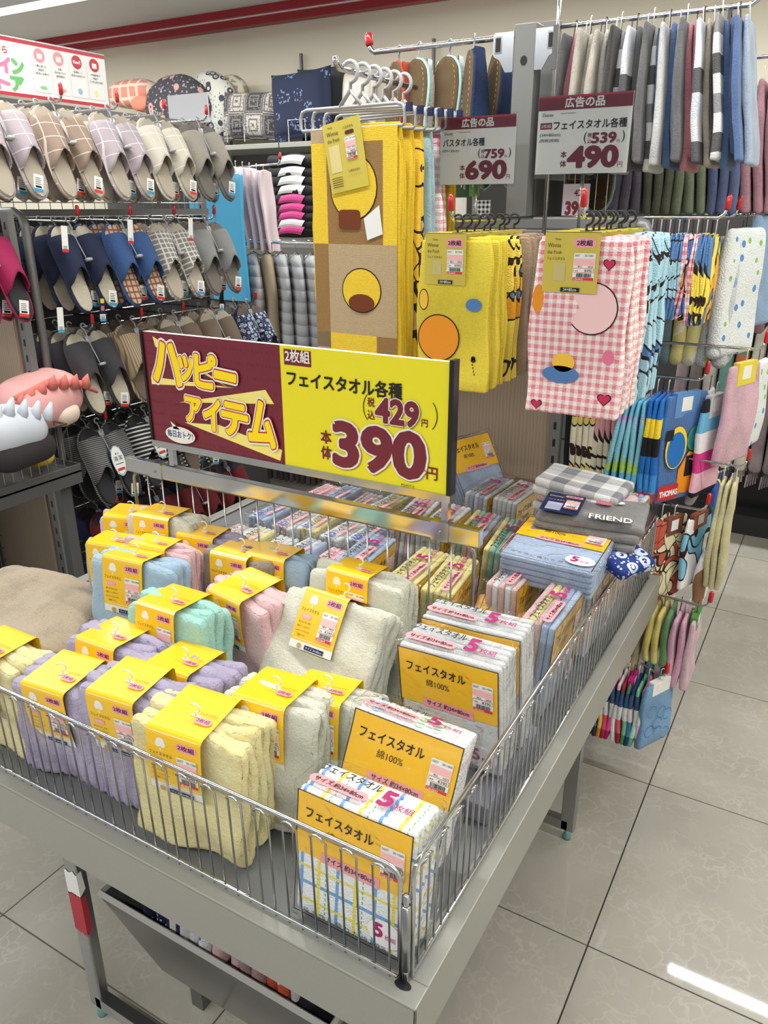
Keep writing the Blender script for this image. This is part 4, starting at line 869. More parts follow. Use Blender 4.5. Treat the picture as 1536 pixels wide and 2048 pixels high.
hang('white dotted terry towel on the lower level at the right edge', (-.196, 2.47, 1.14), (.17, .035, .26), WD, 'dotted towels at the right edge', 3, 1, yaw=-.2)
# kids towels level
arm('chrome arm holding the blue children towels', (-.77, 2.12, 1.115), (-.300, 2.12, 1.115), r=.004); arm('chrome arm just behind the blue towels', (-.77, 2.24, 1.185), (-.185, 2.24, 1.185), r=.004)
KG = patch(((100, 180, 214), (140, 206, 226), (110, 190, 218), (170, 210, 90), (120, 196, 222), (180, 160, 214)), 17, seed=11.3, lines=False); KB = bands(((28, 110, 190), (20, 20, 26), (246, 214, 50), (28, 110, 190), (180, 30, 30), (60, 140, 210)), .05, 2, 'blue_black_yellow')
for i in range(5): hang(('leftmost', 'second', 'third', 'fourth', 'fifth')[i] + ' aqua towel with green and purple shapes', (-.462 + .0135 * i, 2.10, 1.085), (.15, .0135, .28), KG, 'aqua children towels', i, 1, lean=.10 - .02 * i)
for i in range(3): hang(('leftmost', 'middle', 'right')[i] + ' blue, black and yellow towel beside the big blue one', (-.394 + .0135 * i, 2.10, 1.095), (.16, .0145, .28), KB, 'blue striped children towels', i, 1)
def faced(label, pos, size, base, draw, group=None, band=None, seed=0, yaw=0.0):
    t = hang(label, pos, size, base, group, seed, 1, band=band, yaw=yaw); W, T, H = size
    p = Prt(.0006); draw(p, W, H); mb = MB()
    p.into(mb, lambda x, y, l: Vector((T * .56 + .0035 + l, x, -.022 - H + y))); mb.build('towel_print', t)
    if band:
        pass
    return t
def d_train(p, W, H):
    y, o_, g, k, w, r_ = plain((250, 208, 40), .9, name='p_y'), plain((240, 150, 30), .9, name='p_o'), plain((60, 150, 70), .9, name='p_g'), plain((20, 20, 24), .9, name='p_k'), plain((236, 238, 240), .9, name='p_w'), plain((206, 40, 34), .9, name='p_r')
    h = W / 2
    p.disc(-h * .35, H * .52, h * .5, H * .20, y); p.poly([(-h * .1, H * .02), (h * .9, H * .02), (h * .9, H * .42), (h * .3, H * .46), (-.1 * h, H * .3)], o_); p.disc(h * .5, H * .58, h * .36, H * .12, g); p.up()
    p.disc(h * .5, H * .58, h * .27, H * .09, plain((30, 110, 190), .9, name='p_b')); p.disc(-h * .35, H * .50, h * .42, H * .17, plain((30, 110, 190), .9, name='p_b')); p.rect(h * .2, H * .22, h * .6, H * .42, k); p.rect(-h * .95, H * .03, h * .0, H * .17, r_, r=.006); p.rect(-h * .9, H * .60, -h * .55, H * .70, k); p.up()
    p.disc(h * .5, H * .58, h * .16, H * .055, g); p.text('THOMAS', -h * .88, H * .065, H * .06, w, 'l', .06, h * .84)
faced('big blue towel with yellow and orange shapes and a blue paper label', (-.322, 2.115, 1.10), (.165, .016, .29), terry((34, 112, 192)), d_train, 'patterned children towels with a face to the aisle', plain((92, 140, 196), .5, name='blue_label'), 1, yaw=-.5)
hang('pink and black towel next to the big blue one', (-.262, 2.19, 1.085), (.13, .018, .27), bands(((214, 60, 140), (240, 236, 236), (110, 180, 220), (24, 22, 26), (24, 22, 26), (240, 190, 206)), .055, 2, 'pink_black'), 'patterned children towels with a face to the aisle', 2, 1, band=plain((206, 206, 208), .5, name='pale_label'), yaw=-.3)
hang('white and pink spotted towel behind the pink and black one', (-.285, 2.24, 1.09), (.12, .024, .32), dots((238, 232, 232), ((226, 130, 160), (200, 50, 110)), 20, .32), 'patterned children towels with a face to the aisle', 3, 1)
hang('plain light pink towel with a yellow card label', (-.205, 2.23, 1.17), (.17, .018, .27), terry((240, 190, 206)), 'patterned children towels with a face to the aisle', 4, 1, band=plain((226, 206, 60), .5, name='yellow_card'), yaw=-.36)
# lower level
arm('low chrome arm with cream printed towels', (-.77, 2.10, .775), (-.245, 2.10, .775), r=.004)
CRP = patch(((236, 224, 180), (236, 224, 180), (236, 224, 180), (196, 90, 70)), 26, seed=11.); LBP = patch(((130, 200, 232), (130, 200, 232), (240, 240, 240), (130, 200, 232)), 14, seed=12.)
for i in range(5): hang('dark navy and grey towel on the low arm, ' + ('first', 'second', 'third', 'fourth', 'fifth')[i] + ' from the frame', (-.46 + .022 * i, 2.12, .77), (.16, .021, .24), terry(((40, 44, 70), (70, 70, 80), (90, 60, 50), (40, 44, 70), (80, 66, 60))[i]), 'dark towels on the low arm', i, 1)
for i in range(3): hang(('left', 'middle', 'right')[i] + ' of three cream towels with red line print', (-.336 + .015 * i, 2.075 + .005 * i, .765), (.13, .014, .22 + .010 * i), CRP, 'cream towels with red print', i, 1, yaw=-.12 - .14 * i, band=plain((120, 70, 56), .5, name='brown_label') if i == 2 else None)
hang('light blue towel with a white leaf print and brown label', (-.250, 2.14, .77), (.13, .016, .21), LBP, 'mixed towels on the low arm', 1, 1, yaw=-.3, band=plain((150, 84, 56), .5, name='rust_label'))
hang('green and yellow towel hanging behind the light blue one', (-.235, 2.27, .82), (.12, .025, .30), patch(((40, 120, 60), (230, 220, 90), (40, 80, 160)), 20, seed=13., lines=False), 'mixed towels on the low arm', 2, 1)
for i in range(3): hang(('left', 'middle', 'right')[i] + ' pale yellow long towel over the tiled aisle', (-.204 + .015 * i, 2.13, .88), (.09, .014, .30), terry((226, 216, 160)), 'long pale yellow towels', i, 1)
arm('chrome arm carrying the long pale yellow towels', (-.77, 2.16, .90), (-.17, 2.13, .90), r=.003)
arm('knee-high chrome arm behind the table end', (-.77, 2.10, .525), (-.195, 2.04, .525), r=.004)
seqD = [((244, 226, 110), 'yellow'), ((244, 226, 110), 'bright yellow'), ((90, 150, 80), 'green'), ((240, 180, 206), 'pink'), ((240, 180, 206), 'pale pink'), ((236, 196, 212), 'blossom pink')]
for i, (c_, nm) in enumerate(seqD): hang(nm + ' thin towel on the knee-high arm', (-.315 + .0215 * i, 2.05, .515), (.14, .018, .15 if i < 3 else .21), terry(c_), 'thin towels on the knee-high arm', i, 1, band=plain((80, 140, 70), .5, name='green_label') if i == 5 else None)
hang('white towel with brown and green print near the tiled aisle', (-.222, 2.16, .66), (.13, .025, .16), patch(((236, 232, 226), (236, 232, 226), (150, 110, 80), (120, 180, 120)), 16, seed=14., lines=False), 'thin towels on the knee-high arm', 7, 1)
arm('lowest chrome arm near the floor', (-.46, 2.08, .335), (-.262, 1.95, .335), r=.004)
seqE = [((60, 24, 80), 'dark purple'), ((60, 60, 66), 'charcoal grey'), ((230, 160, 60), 'orange'), ((196, 34, 60), 'crimson'), ((176, 30, 110), 'magenta'), ((240, 240, 240), 'white'), ((176, 40, 60), 'dark red'), ((60, 150, 96), 'green'), ((30, 60, 120), 'navy blue'), ((120, 200, 150), 'mint'), ((206, 130, 170), 'orchid')]
for i, (c_, nm) in enumerate(seqE): hang(nm + ' striped handkerchief towel on the lowest arm', (-.428 + .0135 * i, 1.955, .325), (.12, .0135, .19), bands((c_, tuple(min(255, v + 60) for v in c_), (236, 236, 236), (60, 90, 130)), .045, 2, 'striped_hanky'), 'small towels on the lowest arm', i, 1, band=plain((196, 40, 130), .5, name='magenta_label') if i in (4, 7) else None)
def d_blue(p, W, H):
    m = plain((50, 110, 180), .9, name='p_line')
    for k_ in range(7): 
        a = k_ * .9; x, y = W * .28 * math.cos(a * 1.7), H * (.12 + .08 * k_)
        for q in range(10): a0 = q * .5; a1 = a0 + .5; r_ = W * .13; p.poly([(x + r_ * math.cos(a0), y + r_ * math.sin(a0)), (x + (r_ + .002) * math.cos(a0), y + (r_ + .002) * math.sin(a0)), (x + (r_ + .002) * math.cos(a1), y + (r_ + .002) * math.sin(a1)), (x + r_ * math.cos(a1), y + r_ * math.sin(a1))], m)
faced('sky blue towel with a darker curl print, frontmost on the lowest arm', (-.262, 1.95, .340), (.13, .018, .20), terry((116, 172, 222)), d_blue, 'small towels on the lowest arm', WHITEP, 12, yaw=-.45)
for i in range(4): hang(('first', 'second', 'third', 'last')[i] + ' brown-labelled towel tucked behind the small ones', (-.345 + .022 * i, 2.06, .42), (.14, .018, .17), terry(((230, 214, 160), (240, 240, 236), (120, 180, 220), (244, 240, 232))[i]), 'towels behind the small ones', i, 1, band=plain((110, 60, 44), .5, name='brown_label2') if i % 2 else None)
# towels seen between the uprights
NV = terry((28, 44, 66))
hang('dark navy towel hanging beside the wood panel', (-.63, 2.22, 1.32), (.16, .03, .62), NV, 'towels seen between the uprights', 1, 1)
for i in range(8): hang(('yellow and brown' if i < 4 else 'cream and pink') + ' printed towel between the uprights, ' + ('first', 'second', 'third', 'fourth')[i % 4] + ' of four', (-.605 + .0155 * i, 2.16, 1.29), (.12, .016, .52), patch(((236, 216, 120), (150, 96, 60), (240, 232, 206), (236, 216, 120)), 15, seed=15.) if i < 4 else patch(((236, 226, 200), (236, 226, 200), (226, 170, 170)), 9, seed=16.), 'towels seen between the uprights', i, 1)

# ------------------------------------------------------------------ two packs racks in front of the crossbar
def flatpack_front(label, x, yf, z, W, H, mat, deco, labcol, n, group, spread, price_='¥490', mats=None, dx=.012):
    arm('short arm pointing to the front for the ' + group, (x, GY - .02, z + .03), (x, yf - .012, z + .03), r=.004)
    for i in range(n):
        y = yf + spread * i; xx = x + dx * i * (1 if i else 0) + .004 * math.sin(i * 3)
        m = (mats[i] if mats else mat)
        t = thing('carded_towel', (label if i == 0 else ('towel %s behind the front one in the ' % ('second', 'third', 'fourth', 'fifth', 'sixth', 'seventh', 'eighth')[i - 1]) .replace('towel second', 'carded towel, second').replace('towel third', 'carded towel, third').replace('towel fourth', 'carded towel, fourth').replace('towel fifth', 'carded towel, fifth').replace('towel sixth', 'carded towel, sixth').replace('towel seventh', 'carded towel, seventh') + group), 'towel', (xx, y, z), (0, .01 * math.sin(i * 5), -.03 * (i % 3)), group)
        obj('towel', hang_mesh(W, .020, H, i % 5, 'y', 2), t, (0, 0, -.004), mat=m)
        lw, lh = W * .28, H * .31; lx = -W * .10
        p = Prt(.0004); p.rect(lx - lw, -lh, lx + lw, .004, labcol); p.up()
        if i == 0:
            p.text('Disney', lx - lw * .62, -.012, .005, BROWNI, 'l', 0, .012); p.text('Winnie', lx - lw * .88, -.024, .0095, BROWNI, 'l', 0, .026); p.text('the Pooh', lx - lw * .88, -.036, .0095, BROWNI, 'l', 0, .028)
            p.rect(lx + lw * .05, -.024, lx + lw * .86, -.006, PINKI, r=.008); p.up(); p.text('2枚組', lx + lw * .45, -.020, .010, plain((70, 20, 80), .4, name='plum_ink2'), 'c', .03, .030)
            p.text('フェイスタオル', lx - lw * .88, -.047, .0065, BROWNI, 'l', .01, .036); p.rect(lx - lw * .62, -lh * .80, lx - lw * .18, -.052, plain((200, 186, 120), .5, name='swatch')); sticker(p, lx + lw * .10, -lh * .78, lw * .78, .050, price_, '¥539'); p.rect(lx - lw * .3, -lh + .002, lx + lw * .4, -lh + .010, BLACK); p.up(); p.text('34×80cm', lx + lw * .05, -lh + .0035, .0055, WHITEP, 'c', 0, .026)
        mb = MB(); p.into(mb, flat((0, -.016, 0), (1, 0, 0), (0, 0, 1), (0, -1, 0))); mb.box(lx - lw, -.016, .003, lx + lw, .012, .0045, labcol); mb.build('card_label', t)
        obj('hook', shbig, t, (lx + .02, 0, .004))
        if i == 0 and deco: p = Prt(.0004); deco(p, W, H); mb = MB(); p.into(mb, flat((0, -.0118, -.004 - H), (1, 0, 0), (0, 0, 1), (0, -1, 0))); mb.build('towel_print', t)
shbig = MB().tube([(-.012, 0, 0), (.012, 0, 0)], .002, 6, PLK).tube([(0, 0, 0), (0, 0, .010)] + [(.012 * math.sin(a), 0, .024 - .012 * math.cos(a)) for a in np.linspace(.0, 4.4, 12)], .0026, 6, PLK).mesh('hook', True)
OR, KK, BE = plain((236, 150, 40), .95, name='orange_print'), plain((46, 30, 26), .95, name='line_print'), plain((244, 196, 70), .95, name='amber_print')
RSP = plain((206, 50, 92), .95, name='rose_red_print'); BLP = plain((84, 128, 184), .95, name='blue_print')
def heart(p, x, y, s, m): p.poly([(x + s * (16 * math.sin(a) ** 3) / 16, y + s * (13 * math.cos(a) - 5 * math.cos(2 * a) - 2 * math.cos(3 * a) - math.cos(4 * a)) / 16) for a in [2 * math.pi * i / 20 for i in range(20)]], m)
def d_yel(p, W, H):
    p.disc(-W * .18, H * .35, W * .30, W * .30, KK, 28); p.up(); p.disc(-W * .18, H * .35, W * .285, W * .285, OR, 28); p.up(); p.disc(W * .32, H * .22, .006, .005, KK); p.disc(W * .32, H * .235, .005, .004, KK)
    for i in range(4): p.disc(W * (.31 + .01 * i), H * (.19 - .022 * i), .0012, .003, KK, 8)
    p.disc(-W * .40, H * .60, W * .07, H * .07, KK); p.up(); p.disc(-W * .40, H * .60, W * .06, H * .063, BE); p.disc(W * .30, H * .58, W * .11, W * .08, BLP)
    for i in range(5): p.rect(-W * .38 + i * .011, H * .945, -W * .38 + i * .011 + .0055, H * .985, OR)
def d_pink(p, W, H):
    p.disc(W * .15, H * .62, W * .26, W * .26, KK, 28); p.up(); p.disc(W * .15, H * .62, W * .247, W * .247, plain((246, 206, 206), .95, name='blush_print'), 28); p.up()
    for x, y, s in ((.28, .86, .010), (.36, .12, .012), (-.36, .05, .010)): heart(p, W * x, H * y, s * 1.2, KK)
    p.up()
    for x, y, s in ((.28, .86, .010), (.36, .12, .012), (-.36, .05, .010)): heart(p, W * x, H * y, s, RSP)
    p.disc(-W * .42, H * .66, W * .06, H * .08, OR); p.disc(-W * .12, H * .24, W * .20, H * .05, BLP); p.disc(-W * .10, H * .31, W * .12, H * .055, BE); p.disc(W * .36, H * .36, W * .06, H * .04, plain((232, 120, 150), .95, name='pink_print'))
YB = knit((248, 226, 70), name='yellow_cotton'); GP = gingham((246, 240, 236), (232, 138, 152), .0165, 'pink_gingham_x', (0, 2))
LAB = plain((206, 188, 74), .5, name='olive_card')
flatpack_front('yellow carded towel with an orange disc, front of its arm', -.745, 1.585, 1.475, .172, .325, YB, d_yel, LAB, 8, 'yellow carded towels', .045, mats=[YB, YB, YB, Yp, Yp, terry((190, 160, 126)), terry((190, 160, 126)), terry((170, 140, 106))], dx=.0)
flatpack_front('pink gingham carded towel with hearts, front of its arm', -.455, 1.54, 1.482, .192, .345, GP, d_pink, LAB, 8, 'pink gingham carded towels', .045, mats=[GP, GP, GP, GP, Bp, Bp, Bp, Bp], dx=.0)
# ---- the tall bath towels on hangers
BTY = 1.74
bcol = [None] * 6
arm('arm holding the tall bath towels on their hangers', (-1.10, GY, 1.825), (-1.10, BTY - .05, 1.825), cap=False, r=.007)
gk = knit((196, 172, 132), name='tan_cotton'); gy = knit((250, 212, 50), name='golden_cotton'); gbr = knit((160, 122, 70), name='brown_cotton')
def d_bath(p, W, H):
    w2 = W / 2; tan, gold, br = gk, gy, gbr
    hb = .26
    # checker blocks, top to bottom
    for (x0, x1, y0, y1, m) in ((-w2, -w2 + .045, H - .03, H, tan), (-w2 + .045, w2 - .04, H - .03, H, gold), (-w2, -w2 + .045, H - hb, H - .03, gold), (-w2 + .045, w2 - .04, H - hb, H - .03, br), (w2 - .04, w2, H - hb, H, gold),
                                (-w2, -w2 + .045, H - 2 * hb, H - hb, br), (-w2 + .045, w2, H - 2 * hb + .04, H - hb, tan), (-w2, -w2 + .045, 0, H - 2 * hb + .04, tan), (-w2 + .045, w2 - .06, 0, H - 2 * hb + .04, gold), (w2 - .06, w2, 0, H - 2 * hb + .04, br)):
        p.rect(x0 + .0, y0, x1, y1, m)
    p.up(); DB = plain((112, 54, 24), .95, name='russet_print')
    p.disc(0.0, H - .13, .070, .075, KK, 24); p.disc(.02, H - .37, .060, .055, KK, 24); p.up(); p.disc(0.0, H - .13, .067, .072, gy, 24); p.disc(.02, H - .37, .057, .052, gy, 24); p.up(); p.rect(-.045, H - .225, .02, H - .18, DB, r=.01); p.poly([(.03, H - .20), (.075, H - .17), (.085, H - .235), (.04, H - .25)], WHITEP); p.disc(.02, H - .40, .040, .022, DB, 20)
for i in range(6):
    t = thing('bath_towel', ('tall yellow and tan checkered bath towel at the front of its hangers' if i == 0 else ('first', 'second', 'third', 'fourth', 'fifth')[i - 1] + ' bath towel hanging right behind the tall checkered one'), 'towel', (-1.085 + .004 * i, BTY + .045 * i, 1.715), (0, .02 * math.sin(i), -.05), 'bath towels on hangers')
    m = (gy, gy, Yt, terry((176, 212, 222)), Pg, gy)[i]
    obj('towel', hang_mesh(.262, .03, .62, i % 5, 'y', 3 if i == 0 else 2), t, (0, 0, 0), mat=m)
    b = MB(); w = .150; b.tube([(-w, 0, -.008), (-w + .006, 0, .006), (-w + .02, 0, .010), (w - .02, 0, .010), (w - .006, 0, .006), (w, 0, -.008), (w, 0, -.03), (w - .006, 0, -.036), (-w + .006, 0, -.036), (-w, 0, -.03)], .0042, 6, PLG, closed=True)
    b.tube([(-.03, 0, .012), (0, 0, .045), (0, 0, .06)] + [(.022 * math.sin(a) , 0, .082 - .022 * math.cos(a)) for a in np.linspace(.2, 4.3, 12)], .0048, 8, PLG); b.tube([(.03, 0, .012), (0, 0, .045)], .0045, 6, PLG); b.build('hanger', t, (-.01, -.012, .025), smooth=True)
    MB().box(w - .016, -.005, .0, w - .003, .005, .018, NAVY).build('size_marker', t, (.012, -.014, .016))
    if i == 0:
        p = Prt(.0005); d_bath(p, .25, .60); mb = MB(); p.into(mb, flat((0, -.0195, -.61), (1, 0, 0), (0, 0, 1), (0, -1, 0))); mb.build('towel_print', t)
        p = Prt(.0004); p.rect(0, 0, .112, .155, LAB, r=.004); p.up(); p.text('Disney', .016, .142, .005, BROWNI, 'l', 0, .014); p.text('Winnie', .010, .126, .012, BROWNI, 'l', .0, .034); p.text('the Pooh', .010, .112, .012, BROWNI, 'l', 0, .036); p.text('バスタオル', .060, .134, .009, BROWNI, 'l', .01, .030); p.rect(.064, .121, .090, .130, BROWNI, r=.004); p.rect(.010, .045, .042, .105, plain((222, 206, 140), .5, name='swatch2')); sticker(p, .060, .066, .032, .050, '¥690', '¥759'); p.text('丸眞株式会社', .060, .038, .007, BROWNI, 'l', .01, .034)
        for k_ in range(5): p.rect(.008, .012 + k_ * .005, .040, .0135 + k_ * .005, BROWNI)
        mb = MB(); p.into(mb, flat((-.062, -.0225, -.155), (.985, 0, .17), (-.17, 0, .985), (0, -1, 0))); mb.build('card_label', t)

# ---- price cards on poles
def cardsign(label, x, y, z0, w, h, title, sub1, sub2, tax, pr, pole0, pole_x):
    t = thing('price_card', label, 'sign', (x, y, z0))
    MB().box(-w / 2, -.001, 0, w / 2, .001, h, WHITEP).build('card', t); MB().box(-w / 2 - .006, -.005, -.008, w / 2 + .006, -.0042, h + .004, clear_plastic()).build('clear_holder', t)
    p = Prt(.0003); p.rect(-w / 2, h * .82, w / 2, h, MAROON); p.up(); p.text(title, 0, h * .845, h * .125, WHITEP, 'c', .03, w * .42)
    p.text('Disney', -w * .45, h * .73, h * .055, BLACK, 'l', .0, w * .12); p.text('Illustration by Kanahei', -w * .25, h * .765, h * .02, BLACK, 'l', 0, w * .16)
    if sub2: p.rect(-w * .47, h * .585, -w * .34, h * .665, MAROON); p.up(); p.text('2枚組', -w * .405, h * .60, h * .05, WHITEP, 'c', .01, w * .11); p.text(sub1, -w * .32, h * .57, h * .115, BLACK, 'l', .02, w * .78)
    else: p.text(sub1, -w * .46, h * .57, h * .115, BLACK, 'l', .02, w * .56)
    p.text('(34×80cm)' if sub2 else '(60×120cm)', -w * .47, h * .48, h * .05, BLACK, 'l', 0, w * .23)
    if sub2: p.text('(同柄2枚組)', -w * .47, h * .41, h * .05, BLACK, 'l', 0, w * .22)
    p.text('(', w * .02, h * .38, h * .15, BLACK, 'l'); p.text('税', w * .06, h * .455, h * .06, MAROON, 'l', .01); p.text('込', w * .06, h * .385, h * .06, MAROON, 'l', .01); p.text(tax, w * .11, h * .385, h * .125, MAROON, 'l', .04, w * .25); p.text('円', w * .37, h * .38, h * .04, MAROON); p.text(')', w * .42, h * .38, h * .15, BLACK)
    p.text('本', -w * .22, h * .21, h * .085, MAROON, 'l', .02); p.text('体', -w * .22, h * .09, h * .085, MAROON, 'l', .02); p.text(pr, -w * .13, h * .085, h * .255, MAROON, 'l', .05, w * .52); p.text('円', w * .40, h * .07, h * .07, MAROON)
    mb = MB(); p.into(mb, flat((0, -.0014, 0), (1, 0, 0), (0, 0, 1), (0, -1, 0))); mb.build('printed_face', t)
    MB().tube([(pole_x - x, .004, pole0 - z0), (pole_x - x, .004, .02)], .004, 8, STEEL).build('pole', t, smooth=True); MB().box(pole_x - x - .03, -.006, -.012, pole_x - x + .03, .006, .0, clear_plastic()).build('clip', t)
cardsign('left white price card with maroon header reading 690 yen', -.845, 1.90, 1.582, .196, .150, '広告の品', 'バスタオル各種', 0, '759', '690', 1.43, -.845)
cardsign('right white price card with maroon header reading 490 yen', -.582, 1.88, 1.600, .210, .160, '広告の品', 'フェイスタオル各種', 1, '539', '490', 1.43, -.575)
tt = thing('sign_pole', 'tall thin chrome pole rising past the bracket plates', 'pole', (-.698, 2.0, 1.43)); MB().tube([(0, 0, 0), (0, 0, 1.0)], .0055, 8, CHROME).build('rod', tt, smooth=True); MB().box(-.007, -.009, .40, .004, .003, .49, DGREY).build('sleeve', tt)
t = thing('price_card', 'small faded price card reading 390 hanging below the right card', 'sign', (-.66, 2.12, 1.50)); MB().box(-.035, -.001, 0, .035, .001, .085, plain((196, 186, 192), .4, name='faded_card')).build('card', t)
p = Prt(.0003); p.text('390', 0, .012, .030, MAROON, 'c', .05, .05); p.text('429', .01, .056, .015, MAROON, 'c', .03, .03); mb = MB(); p.into(mb, flat((0, -.0014, 0), (1, 0, 0), (0, 0, 1), (0, -1, 0))); mb.build('printed_face', t)
# small carded goods under the brown slippers
for i, (x, z, w, h, lb, m) in enumerate(((-1.06, 1.525, .05, .045, 'small black and white checked card left of the post', gingham((30, 30, 30), (236, 236, 236), .012, 'bw_check')), (-1.005, 1.53, .055, .05, 'white goods card beside the checked one', WHITEP), (-.93, 1.525, .05, .045, 'second checked card nearer the post', gingham((30, 30, 30), (236, 236, 236), .012, 'bw_check')), (-.99, 1.585, .035, .06, 'green card with bamboo character above the white card', plain((40, 70, 44), .5, name='green_card')), (-.955, 1.585, .032, .055, 'lighter green bamboo card', plain((90, 130, 60), .5, name='green_card2')))):
    t = thing('goods_card', lb, 'card', (x, 2.14, z), group='small carded goods by the post'); MB().box(-w / 2, -.002, -h / 2, w / 2, .002, h / 2, m).build('card', t)
    if i > 2: p = Prt(.0003); p.text('竹', 0, -.004, .018, WHITEP, 'c', .02); mb = MB(); p.into(mb, flat((0, -.0024, 0), (1, 0, 0), (0, 0, 1), (0, -1, 0))); mb.build('print', t)

# ------------------------------------------------------------------ slippers
SL = .262
def swid(t):    # half width of the sole, t = 0 heel .. 1 toe
    pts = [(0, .0), (.03, .017), (.08, .027), (.18, .034), (.35, .035), (.5, .037), (.68, .045), (.8, .046), (.9, .040), (.96, .028), (.99, .014), (1, .0)]
    for (a, b), (c, d) in zip(pts, pts[1:]):
        if t <= c: return b + (d - b) * (t - a) / (c - a)
    return 0
def loft_plate(w_off, y0, y1, m, mirror=1, name='sole'):
    ts = [0, .015, .04, .08, .14, .22, .32, .42, .52, .62, .7, .78, .85, .9, .94, .97, .99, 1]
    V = []; F = []; prof = [(-1, .5), (-.96, .9), (-.8, 1), (0, 1), (.8, 1), (.96, .9), (1, .5), (.96, .1), (.8, 0), (0, 0), (-.8, 0), (-.96, .1)]; k = len(prof)
    for t in ts:
        w = max(.0006, swid(t) + w_off * (1 if 0 < t < 1 else 0)); zc = t * SL + (w_off if t == 1 else (-w_off if t == 0 else 0)); bend = mirror * .004 * math.sin(t * 3.1)
        for (u, v) in prof: V.append((bend + u * w, y0 + (y1 - y0) * v, zc))
    for i in range(len(ts) - 1):
        for j in range(k): F.append((i * k + j, i * k + (j + 1) % k, (i + 1) * k + (j + 1) % k, (i + 1) * k + j))
    F.append(tuple(range(k))[::-1]); F.append(tuple((len(ts) - 1) * k + j for j in range(k)))
    return newmesh(name, V, F, [None])
# top side faces -y ; heel at z = 0, toe at z = SL
soleM = loft_plate(.0, -.002, .013, None); insM = loft_plate(-.004, -.006, -.001, None, name='insole')
def upper_mesh(open_toe=.93, throat=.50):
    nu, nv = 12, 9; V = []; F = []
    for sgn in (0, 1):
        for j in range(nv + 1):
            for i in range(nu + 1):
                u = -1 + 2 * i / nu; t0 = throat - .20 * abs(u) ** 1.6; t1 = open_toe - .03 * (1 - u * u) * 0 + .02 * (1 - abs(u)); t = t0 + (t1 - t0) * j / nv
                hgt = (.046 - .020 * (j / nv)) * (1 - abs(u) ** 2.6) ** .5; w = swid(min(.93, t)) + .003
                th = .003 * sgn; x = u * (w - th); y = .006 * 1 - (hgt + .004 - th) * 1 if abs(u) < .999 else .006
                V.append((x + .004 * math.sin(t * 3.1), y, t * SL))
        b = sgn * (nu + 1) * (nv + 1)
        for j in range(nv):
            for i in range(nu):
                q = (b + j * (nu + 1) + i, b + j * (nu + 1) + i + 1, b + (j + 1) * (nu + 1) + i + 1, b + (j + 1) * (nu + 1) + i); F.append(q if sgn == 0 else q[::-1])
    N = (nu + 1) * (nv + 1)
    for i in range(nu): F.append((i, N + i, N + i + 1, i + 1)); k = nv * (nu + 1); F.append((k + i, k + i + 1, N + k + i + 1, N + k + i))
    return newmesh('upper', V, F, [None])
upM = upper_mesh(.86, .48); upC = upper_mesh(.985, .54)
pts = [(swid(t) * s + .004 * math.sin(t * 3.1), .004, t * SL) for s, ts in ((1, [.0, .03, .08, .18, .3, .42, .55, .68, .8, .88, .94, .98, 1]), (-1, [.98, .94, .88, .8, .68, .55, .42, .3, .18, .08, .03])) for t in ts]
pipM = MB().tube(pts, .0042, 6, None, closed=True); pipM.mats = []; pipM.M = [0] * len(pipM.F); pipM = newmesh('piping', pipM.V, pipM.F, [None])
shM = MB().box(-.010, -.001, -.045, .010, .001, -.02, PLG).tube([(0, 0, -.03), (0, 0, -.004), (-.003, 0, .003)] + [(.0 - .009 * math.sin(a), 0, .012 - .009 * math.cos(a)) for a in np.linspace(.5, 4.6, 9)], .0026, 6, PLG).tube([(0, 0, -.04), (0, -.012, -.11)], .0022, 5, PLG).box(-.009, -.028, -.12, .009, -.008, -.112, PLG).mesh('hanger', True)
def tagmesh(m2):
    b = MB().box(-.014, -.0006, -.045, .014, .0006, 0, WHITEP).box(-.0141, -.0009, -.045, .0141, -.0003, -.036, m2)
    for i in range(5): b.box(-.010, -.0009, -.010 - .005 * i, .006 + .002 * (i % 2), -.0005, -.0085 - .005 * i, BLACK)
    b.box(-.009, -.0009, -.034, .009, -.0005, -.029, BLACK); return b.mesh('price_tag')
tgR = tagmesh(RED); tgB = tagmesh(plain((60, 150, 190), .5, name='blue_ink3'))
def slipper_pair(label, pos, yaw, lean, up, ins, sole, pip, group, tagm=None, closed=False, spread=.052, part=True, scale=1.0):
    R = Matrix.Rotation(yaw, 4, 'Z') @ Matrix.Rotation(lean, 4, 'X')
    t = thing('slipper_pair', label, 'slippers', pos, R.to_euler(), group); t.scale = (scale,) * 3
    obj('hanger', shM, t, (0, -.008, .02))
    for s in (-1, 1):
        o = obj('sole', soleM, t, (s * spread, 0, -.245), (0, -s * .04, 0), mat=sole, scale=(s, 1, 1))
        obj('insole', insM, o, mat=ins); obj('upper', upC if closed else upM, o, mat=up); obj('piping', pipM, o, mat=pip)
    if tagm: obj('price_tag', tagm, t, (.025, -.05, -.20), (.3, .2, 0))
    return t
beige = plain((170, 160, 144), .8, name='beige_insole'); felt = knit((128, 122, 114), name='grey_felt'); cream_i = knit((206, 198, 176), name='cream_insole')
def S(up, ins, sole, pip): return (up, ins, sole, pip)
brc = check((158, 138, 122), (210, 198, 186), .040, .06, 'brown_windowpane'); tec = check((168, 184, 180), (208, 216, 212), .040, .06, 'teal_windowpane'); mvc = check((182, 170, 176), (214, 206, 210), .040, .06, 'mauve_windowpane'); crc = check((214, 208, 192), (230, 226, 214), .05, .05, 'cream_windowpane'); grf = knit((172, 166, 154), name='grey_linen')
